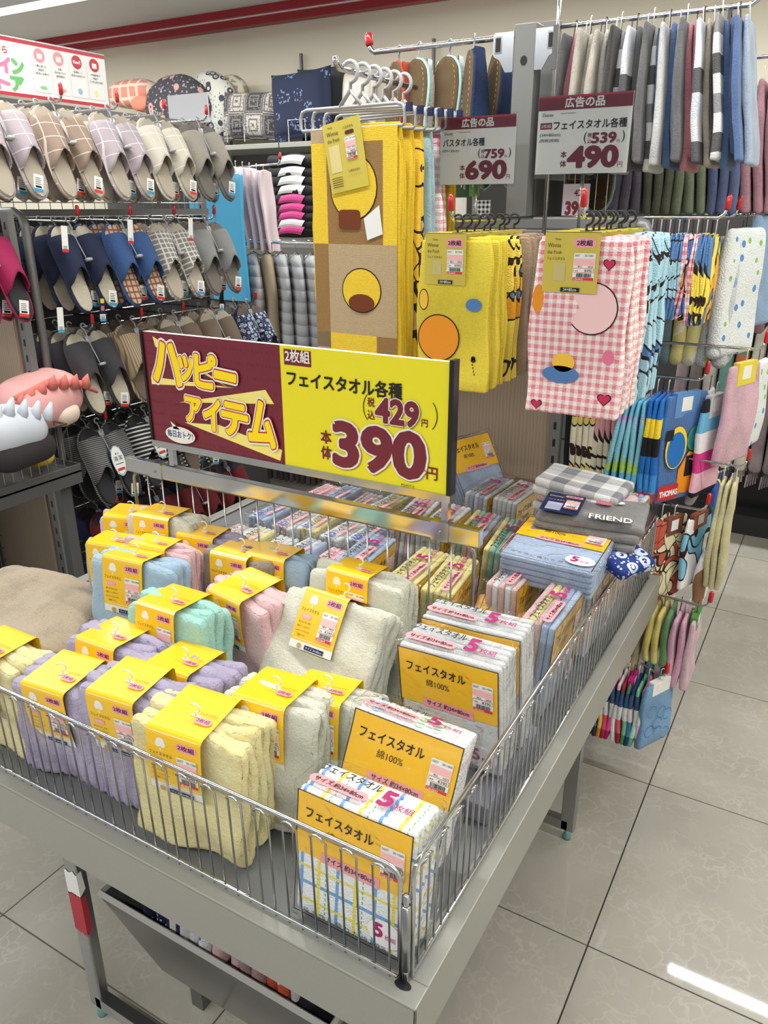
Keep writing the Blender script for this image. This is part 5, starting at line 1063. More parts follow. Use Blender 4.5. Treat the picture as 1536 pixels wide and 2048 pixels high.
navy = knit((30, 40, 70), name='navy_cotton'); blu = knit((60, 92, 144), name='blue_cotton'); gck = check((138, 134, 128), (206, 204, 198), .017, .22, 'grey_check'); lgr = knit((150, 150, 148), name='light_grey_jersey'); chl = knit((66, 66, 70), name='charcoal_wool'); hbn = stripe((168, 150, 120), (120, 100, 80), .008, .4, 0, 'herringbone'); gst = stripe((130, 130, 128), (50, 50, 54), .0065, .45, 2, 'fine_grey_stripe'); bst = stripe((214, 212, 206), (26, 28, 34), .014, .6, 2, 'black_white_stripe'); tq = knit((40, 84, 92), name='dark_teal'); red = knit((110, 24, 34), name='dark_red'); brn = knit((120, 104, 88), name='brown_knit'); nrd = floral((36, 48, 82), (190, 196, 206), (160, 170, 190), 60, 'nordic_navy'); pla = check((206, 180, 150), (130, 80, 60), .02, .3, 'tan_plaid')
blk = plain((40, 40, 44), .8, name='dark_insole')
FX = -2.22
ROWZ = [1.805, 1.46, 1.12, .79, .47]
COLY = [1.60, 1.815, 2.035, 2.245, 2.46, 2.68]
rowsdef = {
 (0, 0): [('mauve windowpane', S(mvc, beige, beige, mvc)), ('pale teal windowpane', S(tec, beige, beige, tec)), ('brown windowpane', S(brc, beige, beige, brc))],
 (0, 1): [('brown check', S(brc, beige, beige, brc)), ('light brown check', S(brc, beige, beige, brc)), ('teal check', S(tec, beige, beige, tec))],
 (0, 2): [('mauve check', S(mvc, beige, beige, mvc)), ('pale cream check', S(crc, beige, beige, crc)), ('cream green', S(crc, beige, beige, crc))],
 (0, 3): [('cream', S(crc, beige, beige, crc)), ('off-white', S(crc, beige, beige, crc)), ('ivory', S(crc, beige, beige, crc))],
 (0, 4): [('grey linen', S(grf, felt, felt, felt)), ('grey felt', S(grf, felt, felt, felt))],
 (1, 0): [('magenta', S(plain((150, 20, 76), .8, name='magenta_felt'), blk, blk, plain((150, 20, 76), .8, name='magenta_felt'))), ('dark pink', S(plain((150, 30, 80), .7, name='deep_pink'), blk, blk, plain((150, 30, 80), .7, name='deep_pink')))],
 (1, 1): [('navy massage', S(navy, cream_i, navy, navy)), ('navy numbered', S(navy, cream_i, navy, navy)), ('dark navy', S(navy, cream_i, navy, navy))],
 (1, 2): [('blue embroidered', S(blu, pla, blu, blu)), ('mid blue', S(blu, pla, blu, blu)), ('blue and tan', S(blu, pla, blu, blu))],
 (1, 3): [('grey and white check', S(gck, beige, beige, gck)), ('pale grey check', S(gck, beige, beige, gck))],
 (1, 4): [('light grey jersey', S(lgr, felt, felt, felt)), ('soft grey', S(lgr, felt, felt, felt)), ('grey with yellow', S(plain((190, 190, 60), .7, name='dull_yellow'), felt, felt, felt))],
 (2, 1): [('charcoal wool', S(chl, cream_i, chl, chl)), ('dark charcoal', S(chl, cream_i, chl, chl)), ('black grey', S(chl, cream_i, chl, chl))],
 (2, 2): [('beige herringbone', S(hbn, brn, hbn, hbn)), ('striped brown', S(hbn, brn, brn, brn)), ('teal denim', S(tq, brn, tq, tq))],
 (2, 3): [('brown knit', S(brn, beige, brn, brn)), ('taupe knit', S(brn, beige, brn, brn))],
 (2, 4): [('brown ribbed', S(brn, beige, brn, brn)), ('dark tan', S(hbn, beige, brn, brn))],
 (2, 5): [('navy nordic', S(nrd, brn, navy, navy)), ('blue nordic', S(nrd, brn, navy, navy))],
 (3, 1): [('fine grey striped', S(gst, blk, blk, gst)), ('narrow striped', S(gst, blk, blk, gst)), ('dark striped', S(gst, blk, blk, gst))],
 (3, 2): [('black and white striped', S(bst, blk, blk, bst)), ('bold striped', S(bst, blk, blk, bst)), ('dark teal', S(tq, blk, tq, tq))],
 (3, 3): [('black wool', S(chl, brn, blk, bst)), ('tan sole', S(chl, beige, blk, bst))],
 (3, 4): [('dark brown', S(brn, beige, brn, brn)), ('deep brown', S(brn, beige, brn, brn))],
 (4, 1): [('dark red', S(red, blk, red, red)), ('navy wool', S(navy, blk, navy, navy))],
 (4, 2): [('wine red', S(red, blk, red, red)), ('deep red', S(red, blk, red, red))],
 (4, 3): [('brick red', S(red, blk, red, red)), ('very dark navy', S(navy, blk, navy, navy))],
 (4, 4): [('dark crimson', S(red, blk, red, red))],
}
rown_ = ('top', 'second', 'third', 'fourth', 'lowest'); coln = ('leftmost', 'second', 'third', 'fourth', 'fifth', 'sixth')
for (r_, c_), lst in rowsdef.items():
    z = ROWZ[r_]; y = COLY[c_] - (.12 if (r_, c_) == (1, 0) else 0)
    arm('slipper arm, %s column of the %s row' % (coln[c_], rown_[r_]), (-2.56, y, z + .034), (FX + .010, y, z + .030), r=.004)
    for k_, (nm, mt) in enumerate(lst):
        slipper_pair('%s slippers in the %s column of the %s slipper row' % (nm, coln[c_], rown_[r_]), (FX - .018 - .078 * k_, y + .004 * k_, z), r90 + .05 * math.sin(r_ + c_ + k_), -(.36 - .04 * k_), *mt, 'slippers on the slipper rack', (tgR if (r_ + c_) % 2 else tgB) if k_ < 2 else None, spread=.052, scale=1.08)
# the oval label cards on striped slippers
def ovalcard(label, p, yaw):
    t = thing('label_card', label, 'label', p, (-.3, 0, yaw), 'white oval cards on the striped slippers')
    pr = Prt(.0003); pr.disc(0, 0, .028, .056, plain((150, 196, 200), .4, name='pale_teal_card'), 24); pr.up(); pr.disc(0, .002, .026, .050, WHITEP, 24); pr.up(); pr.text('毎日', 0, .022, .008, BLACK, 'c', .0); pr.text('清潔', 0, .000, .018, BLACK, 'c', .0, .040); pr.rect(-.018, -.012, .018, -.009, plain((90, 90, 90), .5, name='grey_ink')); pr.rect(-.016, -.036, .016, -.026, RED); 
    mb = MB(); pr.into(mb, flat((0, -.001, 0), (1, 0, 0), (0, 0, 1), (0, -1, 0))); mb.build('print', t); MB().box(-.02, -.0008, -.045, .02, .0008, .045, WHITEP).build('card', t)
ovalcard('oval white card on the grey striped slippers', (FX + .065, COLY[1] + .0, ROWZ[3] - .10), r90); ovalcard('oval white card on the black and white striped slippers', (FX + .065, COLY[2] - .02, ROWZ[3] - .09), r90)
# hanging cards under the navy slippers and others
for i, (y, z, lb) in enumerate(((1.83, 1.26, 'navy product card hanging below the navy slippers'), (1.99, 1.50, 'white care card under the brown check slippers'), (1.66, 1.245, 'blue edged tag left of the navy card'), (2.28, 1.50, 'white tag below the cream slippers'), (2.06, .985, 'white card between the charcoal and striped slippers'), (1.72, 1.485, 'tag hanging low in the top slipper row'), (2.42, 1.235, 'dark card under the light grey slippers'))):
    t = thing('hang_tag', lb, 'tag', (FX + .07, y, z), (0, .1, r90 + .1), 'paper tags among the slippers'); t.scale = (.72, .72, .72); t.location.z -= .02; b = MB(); m = NAVY if i == 0 else (WHITEP if i != 6 else PLK); b.box(-.017, -.0008, -.06, .017, .0008, .02, m); b.box(-.0172, -.0011, -.085, .0172, .0011, -.055, WHITEP); b.box(-.0174, -.0013, -.088, .0174, .0013, -.076, plain((70, 160, 200), .5, name='cyan_ink') if i % 2 == 0 else RED)
    if i == 0: b.box(-.010, -.0014, -.04, .010, -.0009, -.018, plain((190, 120, 90), .5, name='tan_swatch')); b.box(-.012, -.0014, -.006, .012, -.0009, .014, plain((230, 214, 60), .5, name='sun_swatch'))
    for q in range(4): b.box(-.012, -.0016, -.064 - q * .004, .010, -.0011, -.0625 - q * .004, BLACK)
    b.build('card', t)
# online shop board above the rack
bd = thing('shop_board', 'white board with red border advertising the online store above the slippers', 'sign', (-2.45, 1.99, 1.868), (0, 0, r90))
bw0, bw1, bh = -.70, .245, .165
MB().box(bw0, 0, 0, bw1, .006, bh, WHITEP).build('board', bd); b = MB(); b.tube([(bw1, .003, -.02), (bw1, .003, bh + .003), (bw0, .003, bh + .003)], .004, 6, STEEL); b.tube([(bw1 - .01, .003, -.30), (bw1 - .01, .003, 0)], .004, 6, STEEL); b.build('frame', bd)
p = Prt(.0004); BR = plain((196, 40, 62), .4, name='board_red'); p.rect(bw0, bh - .010, bw1, bh, BR); p.rect(bw0, 0, bw1, .010, BR); p.text('しまむら', -.235, bh * .72, .020, RED, 'l', .03, .085)
OC = [plain(c, .4, name='letter') for c in ((240, 140, 60), (60, 150, 220), (226, 60, 80), (250, 210, 70), (240, 130, 170), (110, 190, 110), (240, 120, 50))]
for i, ch in enumerate('オンライン'): p.text(ch, -.33 + .048 * i, bh * .40, .040, OC[(i + 1) % 7], 'l', .07, .040)
for i, ch in enumerate('ストア'): p.text(ch, -.26 + .055 * i, bh * .10, .038, OC[(i + 3) % 7], 'l', .07, .044)
for i in range(4):
    x = -.065 + .075 * i; p.rect(x, .020, x + .068, bh - .030, plain((206, 216, 236), .4, name='panel_blue'), r=.006)
p.up()
for i in range(4):
    x = -.065 + .075 * i; p.rect(x + .001, .021, x + .067, bh - .031, WHITEP, r=.006)
p.up()
for i, (a, l1_, l2_, l3_) in enumerate((('', 'ご購入頂いた', '商品を', 'ご自宅にお届け!'), ('', '店舗', '受け取りなら', '送料無料!'), ('New!!', '毎週新しい', '商品に出会える!', ''), ('', 'WEB限定の', '商品や', 'コラボ企画も多数!'))):
    x = -.065 + .075 * i + .034; p.disc(x, bh - .036, .021, .021, BR if i > 1 else plain((236, 150, 156), .4, name='soft_red'), 24); p.up()
    if a: p.text(a, x, bh - .041, .011, WHITEP, 'c', .03, .030)
    else: p.rect(x - .010, bh - .046, x + .010, bh - .030, WHITEP, r=.003)
    for q, s_ in enumerate((l1_, l2_, l3_)):
        if s_: p.text(s_, x, bh - .070 - .011 * q, .0072, BLACK, 'c', .01, min(.058, .0072 * len(s_)))
    p.lift -= .0004
p.disc(-.05 + .02, .035, .014, .006, plain((150, 200, 140), .4, name='soft_green')); p.disc(.045, .035, .016, .006, plain((230, 150, 150), .4, name='soft_rose')); p.disc(.12, .040, .010, .010, plain((150, 190, 230), .4, name='soft_blue')); p.disc(.19, .040, .008, .011, plain((240, 230, 160), .4, name='soft_yellow'))
mb = MB(); p.into(mb, flat((0, -.0006, 0), (1, 0, 0), (0, 0, 1), (0, -1, 0))); mb.build('printed_face', bd)

# ---- slippers with brown soles on the left arms of the gondola
arm('chrome arm with large brown-soled slippers, red tip to the left', (-.86, 2.2, 1.945), (-1.31, 2.2, 1.945), r=.007); arm('second chrome arm further back for large slippers', (-.86, 2.6, 1.93), (-1.34, 2.6, 1.93), r=.006)
suede = NT('brown_suede', .95); f = suede.noise(26, 3); suede.col(suede.mix(f, C(84, 66, 44), C(112, 92, 64))); suede.bump(suede.noise(300, 2), .001, .5); suede = suede.m
aq = plain((166, 208, 206), .7, name='aqua_piping'); den = knit((36, 56, 96), name='denim_navy'); org = plain((176, 70, 50), .7, name='rust_felt'); lem = dots((226, 230, 228), ((226, 214, 70), (160, 200, 210)), 20, .3, 'lemon_print')
stM = MB()
for s in (1, -1):
    for i in range(22):
        t = .06 + .88 * i / 22; t2 = t + .022; x, x2 = s * (swid(t) - .009), s * (swid(t2) - .009)
        stM.tube([(x + .004 * math.sin(t * 3.1), .0135, t * SL), (x2 + .004 * math.sin(t2 * 3.1), .0135, t2 * SL)], .0007, 4, plain((190, 166, 120), .8, name='stitch_thread'))
stM = stM.mesh('stitching')
def bigslip(label, x, y, z, yaw, up, pip, roll=0):
    t = thing('slipper', label, 'slipper', (x, y, z), (.06, roll, yaw), 'large brown-soled slippers'); sc = 1.26
    o = obj('sole', soleM, t, (0, 0, -SL * sc - .01), mat=suede, scale=(sc, 1.2, sc)); obj('insole', insM, o, mat=cream_i); obj('upper', upC, o, mat=up); obj('piping', pipM, o, mat=pip); obj('stitching', stM, o)['kind'] = 'stuff'
    obj('hanger', shM, t, (0, 0, .012))
for i, (x, y, up, pip, lb, yw) in enumerate(((-1.235, 2.21, org, org, 'rust edged slipper at the left end of its arm', 2.5), (-1.165, 2.20, lem, aq, 'aqua edged brown-soled slipper, left of two', 2.75), (-1.075, 2.21, lem, aq, 'aqua edged brown-soled slipper, right of two', 2.75), (-.985, 2.17, den, den, 'navy slipper with brown sole tilted beside the post', 2.2), (-.935, 2.23, den, den, 'second navy slipper tucked against the post', 2.3), (-1.12, 2.62, aq, aq, 'aqua slipper on the second arm', 2.7), (-1.02, 2.62, aq, aq, 'pale green slipper further back', 2.7), (-.70, 2.30, den, den, 'navy slipper right of the post', 2.7), (-.66, 2.34, den, aq, 'brown-soled slipper seen through the wires right of the post', 2.9))):
    bigslip(lb, x, y, 1.925 - (.07 if i > 6 else 0), yw, up, pip, roll=(.22 if i == 3 else .02 * (i % 3)))
b = thing('grid_rack', 'thin wire grid rack beside the gondola post', 'rack', (-.70, 2.26, 1.5)); m = MB()
for i in range(5): m.tube([(-.04 + .03 * i, 0, 0), (-.04 + .03 * i, 0, .40)], .0015, 4, STEEL)
for i in range(5): m.tube([(-.04, 0, .05 + .08 * i), (.08, 0, .05 + .08 * i)], .0015, 4, STEEL)
m.build('wire_grid', b)

# ------------------------------------------------------------------ plush wagon at the left
pw = thing('plush_wagon', 'dark grey wagon with a wire basket of soft toys at the left edge', 'wagon', (-2.45, 1.15, 0))
def PB(nm, x0, y0, z0, x1, y1, z1, m=DGREY): return boxobj(nm, x0 + 2.45, y0 - 1.15, z0, x1 + 2.45, y1 - 1.15, z1, m, pw, .002)
PB('fascia', -2.054, .75, .70, -2.05, 1.575, .765); PB('fascia', -2.95, 1.571, .70, -2.05, 1.575, .765); PB('fascia', -2.95, .75, .70, -2.05, .754, .765); PB('table_top', -2.95, .75, .735, -2.05, 1.575, .745)
for x, y in ((-2.10, 1.53), (-2.10, .80), (-2.88, 1.53), (-2.88, .80)): PB('leg', x - .016, y - .02, 0, x + .016, y + .02, .70, DGREY)
PB('lower_shelf', -2.92, .78, .16, -2.08, 1.55, .18)
m = MB()
for i in range(27): m.tube([(.392, -.38 + .03 * i, -.0), (.392, -.38 + .03 * i, .135)], .0016, 4, STEEL)
for i in range(28): m.tube([(.392 - .03 * i, .40, .0), (.392 - .03 * i, .40, .135)], .0016, 4, STEEL)
o = m.build('wire', pw, (0, 0, .765)); o['kind'] = 'stuff'
m = MB().tube([(.392, -.38, .90), (.392, .40, .90), (-.42, .40, .90)], .0035, 6, STEEL); m.build('top_rail', pw)
def plushbody(nm, sz, loc, rot, mat, par=None, seed=0, amp=.004): 
    V, F = rbox(*sz, min(sz) * .49, 14, 14, 12); V = wob(V, amp, 14, seed); return obj(nm, newmesh(nm, V, F, [mat]), par, loc, rot)
pkp = plain((226, 168, 164), .95, name='pink_plush'); pko = plain((222, 130, 118), .95, name='coral_plush'); gyp = plain((196, 202, 212), .95, name='pale_grey_plush'); dkp = plain((44, 40, 42), .9, name='black_plush'); skp = plain((236, 214, 196), .95, name='skin_plush')
t = thing('plush_cushion', 'round pink plush cushion with a coral spiky crest, faceless side up', 'soft toy', atx(78, 800, -2.22), (.15, .1, .1)); t.scale = (.8, .8, .8); plushbody('body', (.26, .34, .21), (0, 0, 0), (0, 0, 0), pkp, t, 1)
for i in range(7):
    m = MB(); c = Vector((.06 + .012 * i, -.14 + .045 * i, .086 - .012 * abs(i - 3))); m.tube([c + Vector((0, 0, -.01)), c + Vector((.006, .004, .02)), c + Vector((.014, .01, .042))], [.022, .014, .002], 8, pko); m.build('spike', t, smooth=True)
m = MB(); m.tube([(.05, -.15, .075), (.08, 0, .092), (.12, .12, .05), (.13, .19, -.01)], [.010, .016, .016, .006], 8, pko); m.build('crest', t, smooth=True); plushbody('face_panel', (.11, .13, .10), (.085, .03, -.055), (0, 0, 0), skp, t, 5)
t = thing('plush_cushion', 'pale grey plush cushion with soft horns at the left edge', 'soft toy', atx(8, 862, -2.07), (0, 0, .2)); t.scale = (.72, .72, .8); plushbody('body', (.26, .30, .17), (0, 0, 0), (0, 0, 0), gyp, t, 2)
for i in range(5):
    m = MB(); c = Vector((.06 + .012 * i, -.09 + .055 * i, .068 - .016 * abs(i - 1))); m.tube([c, c + Vector((.004, .012, .032)), c + Vector((.008, .03, .062))], [.026, .018, .006], 8, gyp); m.build('horn', t, smooth=True)
plushbody('dark_base', (.25, .30, .11), (.01, .01, -.075), (0, 0, 0), dkp, t, 3)
for i, (x, y, z, c_, lb, sz) in enumerate(((-2.20, 1.18, .83, (50, 40, 96), 'purple plush toy inside the wagon basket', .16), (-2.14, 1.36, .84, (58, 46, 110), 'small purple plush beside the red one', .10), (-2.13, 1.47, .82, (190, 40, 40), 'small red and yellow plush in the basket corner', .09), (-2.15, 1.50, .79, (226, 190, 60), 'yellow plush below the red one', .08), (-2.30, 1.36, .84, (60, 60, 66), 'dark grey plush at the back of the basket', .14))):
    o = plushbody('plush_toy', (sz, sz, sz * .8), (x, y, z - (.0)), (0, 0, i), plain(c_, .95, name='plush'), None, 20 + i, .006); tag(o, lb, 'soft toy', 'soft toys in the wagon basket')
t = thing('end_display', 'brown wood end panel and frame standing behind the plush wagon', 'shelving', (-2.75, 1.72, 0)); boxobj('wood_panel', -.16, 0, .08, .12, .02, 1.45, plain((104, 86, 72), .6, name='dark_wood'), t); boxobj('upright', .13, -.01, 0, .16, .03, 1.5, GREY, t); boxobj('upright', -.21, -.01, 0, -.17, .03, 1.5, GREY, t); boxobj('base', -.25, -.15, 0, .2, .03, .08, DGREY, t)
# ------------------------------------------------------------------ things along the far wall
ws = thing('wall_shelving', 'grey wall shelving along the cream wall behind the slippers', 'shelving', (-3.2, 4.72, 0)); 
SHZ = float(aty(500, 288, 4.45)[2])
def WB(nm, x0, y0, z0, x1, y1, z1, m=GREY): return boxobj(nm, x0 + 3.2, y0 - 4.72, z0, x1 + 3.2, y1 - 4.72, z1, m, ws, .002)
for i, (a, c_) in enumerate(((-5.6, -4.2), (-4.19, -3.38), (-3.37, -2.2), (-2.19, -1.0), (-.99, .3), (.31, 1.6))): WB('shelf', a, 4.45, SHZ - .03, c_, 4.96, SHZ); WB('shelf', a, 4.45, 1.10, c_, 4.96, 1.13); WB('base_shelf', a, 4.42, .06, c_, 4.96, .16)
WB('back_panel', -5.6, 4.955, .1, 1.6, 4.975, SHZ - .03, plain((92, 90, 86), .8, name='grey_back'))  # one even dark grey for the panel behind the shelves
for x in (-4.2, -3.38, -2.2, -1.0, .3): WB('upright', x - .015, 4.93, 0, x + .015, 4.96, SHZ + .42)
def cushion(label, px0, py0, px1, py1, mat, round_=False, y=4.62, rot=(0, 0, 0), th=.15, group='cushions on the top wall shelf', z=None, parts=True):
    a = aty(px0, py1, y); c_ = aty(px1, py0, y); w = c_[0] - a[0]; h = c_[2] - a[2]
    if round_: 
        n1, n2 = 28, 12; V = []; F = []
        for j in range(n2 + 1):
            f_ = math.pi * j / n2
            for i in range(n1): th_ = 2 * math.pi * i / n1; rr = math.sin(f_) ** .6; V.append((w / 2 * rr * math.cos(th_) * (1 + .015 * math.cos(th_ * 10)), -th / 2 * math.cos(f_), h / 2 * rr * math.sin(th_) * (1 + .015 * math.cos(th_ * 10))))
        for j in range(n2):
            for i in range(n1): F.append((j * n1 + i, j * n1 + (i + 1) % n1, (j + 1) * n1 + (i + 1) % n1, (j + 1) * n1 + i))
    else:
        n_ = 16; V = []; F = []
        for s in (-1, 1):
            for j in range(n_ + 1):
                for i in range(n_ + 1):
                    u = -1 + 2 * i / n_; v = -1 + 2 * j / n_; k_ = ((1 - u ** 4) * (1 - v ** 4)) ** .5; e = 1 - .06 * (1 - abs(u) ** 3) * abs(v) ; e2 = 1 - .06 * (1 - abs(v) ** 3) * abs(u); V.append((w / 2 * u * e2, s * (th / 2 * k_ + .003), h / 2 * v * e))
        N = (n_ + 1) ** 2
        for s in range(2):
            for j in range(n_):
                for i in range(n_): q = (s * N + j * (n_ + 1) + i, s * N + j * (n_ + 1) + i + 1, s * N + (j + 1) * (n_ + 1) + i + 1, s * N + (j + 1) * (n_ + 1) + i); F.append(q if s == 0 else q[::-1])
        for i in range(n_):
            for (p0, p1) in ((i, i + 1), (n_ * (n_ + 1) + i, n_ * (n_ + 1) + i + 1), (i * (n_ + 1), (i + 1) * (n_ + 1)), (i * (n_ + 1) + n_, (i + 1) * (n_ + 1) + n_)): F.append((p0, p1, N + p1, N + p0))
    V = wob(np.array(V), .006, 12, int(px0)); t = thing('cushion', label, 'cushion', ((a[0] + c_[0]) / 2, y, (a[2] + c_[2]) / 2), rot, group); obj('cover', newmesh('cover', V, F, [mat]), t); return t
pinkg = NT('pink_lattice_fabric', .9); v = pinkg.n('ShaderNodeTexVoronoi', {'Vector': pinkg.co(), 'Scale': 12, 'Randomness': 0.1}, feature='DISTANCE_TO_EDGE').outputs['Distance']; pinkg.col(pinkg.mix(pinkg.math('LESS_THAN', v, .12), C(214, 142, 126), C(222, 206, 186))); pinkg = pinkg.m
beg = NT('beige_lattice_fabric', .9); v = beg.n('ShaderNodeTexVoronoi', {'Vector': beg.co(), 'Scale': 13, 'Randomness': 0.1}, feature='DISTANCE_TO_EDGE').outputs['Distance']; beg.col(beg.mix(beg.math('LESS_THAN', v, .12), C(160, 150, 128), C(206, 200, 184))); beg = beg.m
cushion('round pink and cream lattice cushion on the wall shelf', 222, 153, 320, 222, pinkg, True, 4.66, th=.22)
cushion('plain coral cushion below the pink lattice one', 268, 188, 308, 225, plain((216, 132, 108), .9, name='coral_fabric'), True, 4.56, th=.12)
cushion('round beige lattice cushion far back on the wall shelf', 432, 147, 492, 222, beg, True, 4.78, th=.14)
cushion('white floral round cushion beside the dark floral one', 374, 137, 470, 288, floral((206, 204, 194), (70, 70, 84), (96, 140, 150), 15, 'white_floral'), True, 4.68, th=.18)
cushion('large round dark grey cushion with pink flowers', 303, 140, 415, 288, floral((66, 64, 70), (196, 150, 144), (170, 166, 164), 13, 'dark_floral'), True, 4.58, th=.20)
cushion('square grey bandana patchwork cushion on the wall shelf', 452, 176, 562, 287, bandana(), False, 4.60, (-.1, .04, 0), th=.18)
cushion('dark charcoal square cushion partly hidden behind the navy one', 610, 128, 690, 284, plain((62, 64, 68), .9, name='charcoal_fabric'), False, 4.74, (0, -.05, .3))
nvy = NT('navy_embroidered_fabric', .9); v = nvy.n('ShaderNodeTexVoronoi', {'Vector': nvy.co(), 'Scale': 9}, feature='F1'); mk = nvy.math('LESS_THAN', v.outputs['Distance'], .38); dt = nvy.math('LESS_THAN', nvy.n('ShaderNodeTexVoronoi', {'Vector': nvy.co(), 'Scale': 60}).outputs['Distance'], .38); nvy.col(nvy.mix(nvy.math('MULTIPLY', nvy.math('MULTIPLY', mk, dt), .8), C(34, 42, 66), C(126, 142, 178))); nvy.bump(nvy.noise(200, 2), .003, .6); nvy = nvy.m
cushion('square navy cushion with pale blue flower sprays', 552, 133, 662, 284, nvy, False, 4.58, (-.08, -.06, .05), th=.17)
cushion('cushion in a clear wrapper at the end of the wall shelf', 690, 140, 752, 250, plain((206, 198, 186), .3, name='wrapped_cream'), False, 4.66, (0, .05, 0))
for i, (x, y_) in enumerate(((455, 245), (578, 238))):
    a = aty(x, 285, 4.47); c_ = aty(x + 32, y_, 4.47); t = thing('wire_bookend', 'chrome wire stop in front of the ' + ('bandana' if i == 0 else 'navy') + ' cushion', 'bracket', (a[0], 4.47, a[2])); MB().tube([(0, 0, 0), (0, 0, c_[2] - a[2]), (c_[0] - a[0], 0, c_[2] - a[2]), (c_[0] - a[0], 0, 0)], .0035, 6, CHROME).build('wire', t)
a = aty(340, 250, 3.3); c_ = aty(415, 184, 3.3); t = thing('paper_notice', 'faded white paper notice standing above the cream slippers', 'sign', (a[0], 3.3, a[2])); MB().box(0, -.001, 0, c_[0] - a[0], .001, c_[2] - a[2], plain((222, 224, 230), .5, name='notice_paper')).build('sheet', t); MB().tube([(.05, .004, -.6), (.05, .004, 0)], .004, 6, STEEL).build('stand', t)
for i, (x, y_, lab) in enumerate(((595, 105, 'grey'), (862, 75, 'second grey'), (1460, 5, 'rightmost grey'))):
    a = aty(x, y_, 4.9); t = thing('wall_bracket', lab + ' upright bracket sticking up above the wall shelving', 'bracket', (a[0], 4.94, SHZ)); boxobj('strip', -.008, -.01, 0, .008, .01, a[2] - SHZ, DGREY, t)
# black cushions with white and pink labels stacked on the wall shelf
blkf = plain((20, 20, 22), .8, name='black_cushion_fabric')
for i, (py, wl) in enumerate(((322, 0), (345, 0), (363, 0), (381, 0), (400, 1), (418, 1), (434, 1), (449, 0), (462, 1))):
    c0 = aty(585, py, 3.95); hh = .075; w_ = .42
    t = thing('black_cushion', 'black folded cushion with a %s label, %s in the stack from the top' % (('white', 'pink')[wl], ('first', 'second', 'third', 'fourth', 'fifth', 'sixth', 'seventh', 'eighth', 'ninth')[i]), 'cushion', (c0[0] + .02, 4.12, c0[2]), group='black cushions with labels')
    V, F = rbox(w_, .36, hh, .034, 14, 10, 4); V = wob(V, .006, 16, i); obj('body', newmesh('body', V, F, [blkf]), t)
    m = MB(); lm = plain((214, 70, 140), .5, name='pink_label') if wl else WHITEP; m.quadgrid(lambda u, v: (-.12 + .03 * v + .17 * u, -.184 - .004 * math.sin(v * 3.1), -.022 + .044 * v + .010 * math.sin(u * 3.1)), 8, 3, lm); m.build('label_patch', t)
sx0 = aty(520, 470, 4.0)[0]; sx1 = aty(700, 470, 4.0)[0]
t = thing('mid_shelf', 'grey shelf carrying the black cushion stack', 'shelf', (sx0, 3.93, float(aty(600, 468, 3.95)[2]) - .055)); boxobj('board', -.3, 0, -.02, sx1 - sx0 + .1, .5, 0, GREY, t)
# plastic bagged goods and the blue bag
bagw = plain((226, 226, 232), .3, 0, .5, name='white_poly'); bagp = plain((222, 204, 206), .3, 0, .5, name='pale_pink_poly'); bagb = plain((70, 164, 206), .3, 0, .5, name='blue_poly')
arm('chrome arm with bagged goods in front of the wall shelf', (-3.05, 3.6, 1.735), (-2.60, 3.42, 1.735), r=.005)
for i in range(7):
    c0 = aty(450 + 14 * i, 325 + 2 * i, 3.5); V, F = rbox(.018, .16, .40, .008, 2, 6, 10); V = wob(V, .008, 14, 200 + i); t = thing('bagged_item', ('white' if i < 3 else 'pale pink') + ' poly-bagged item, ' + ('first', 'second', 'third', 'fourth', 'fifth', 'sixth', 'seventh')[i] + ' from the left on its arm', 'bag', (c0[0], 3.5, c0[2] - .21), (0, -.10, .25), 'bagged goods on an arm'); obj('bag', newmesh('bag', V, F, [bagw if i < 3 else bagp]), t); obj('hook', shw, t, (0, 0, .215))
for i, (x0_, x1_) in enumerate(((396, 428), (424, 482))):
    a = aty(x0_, 600, 3.3); c_ = aty(x1_, 345, 3.3); V, F = rbox(c_[0] - a[0], .03, c_[2] - a[2], .012, 6, 2, 14); V = wob(V, .010, 12, 210 + i); t = thing('blue_bag', 'bright blue plastic bag hanging at the end of the slipper rack, ' + ('left' if i == 0 else 'right') + ' one', 'bag', ((a[0] + c_[0]) / 2, 3.3, (a[2] + c_[2]) / 2), group='blue plastic bags'); obj('bag', newmesh('bag', V, F, [bagb]), t)
    MB().tube([(0, 0, (c_[2] - a[2]) / 2), (0, 0, (c_[2] - a[2]) / 2 + .05)], .003, 5, STEEL).build('hook', t)
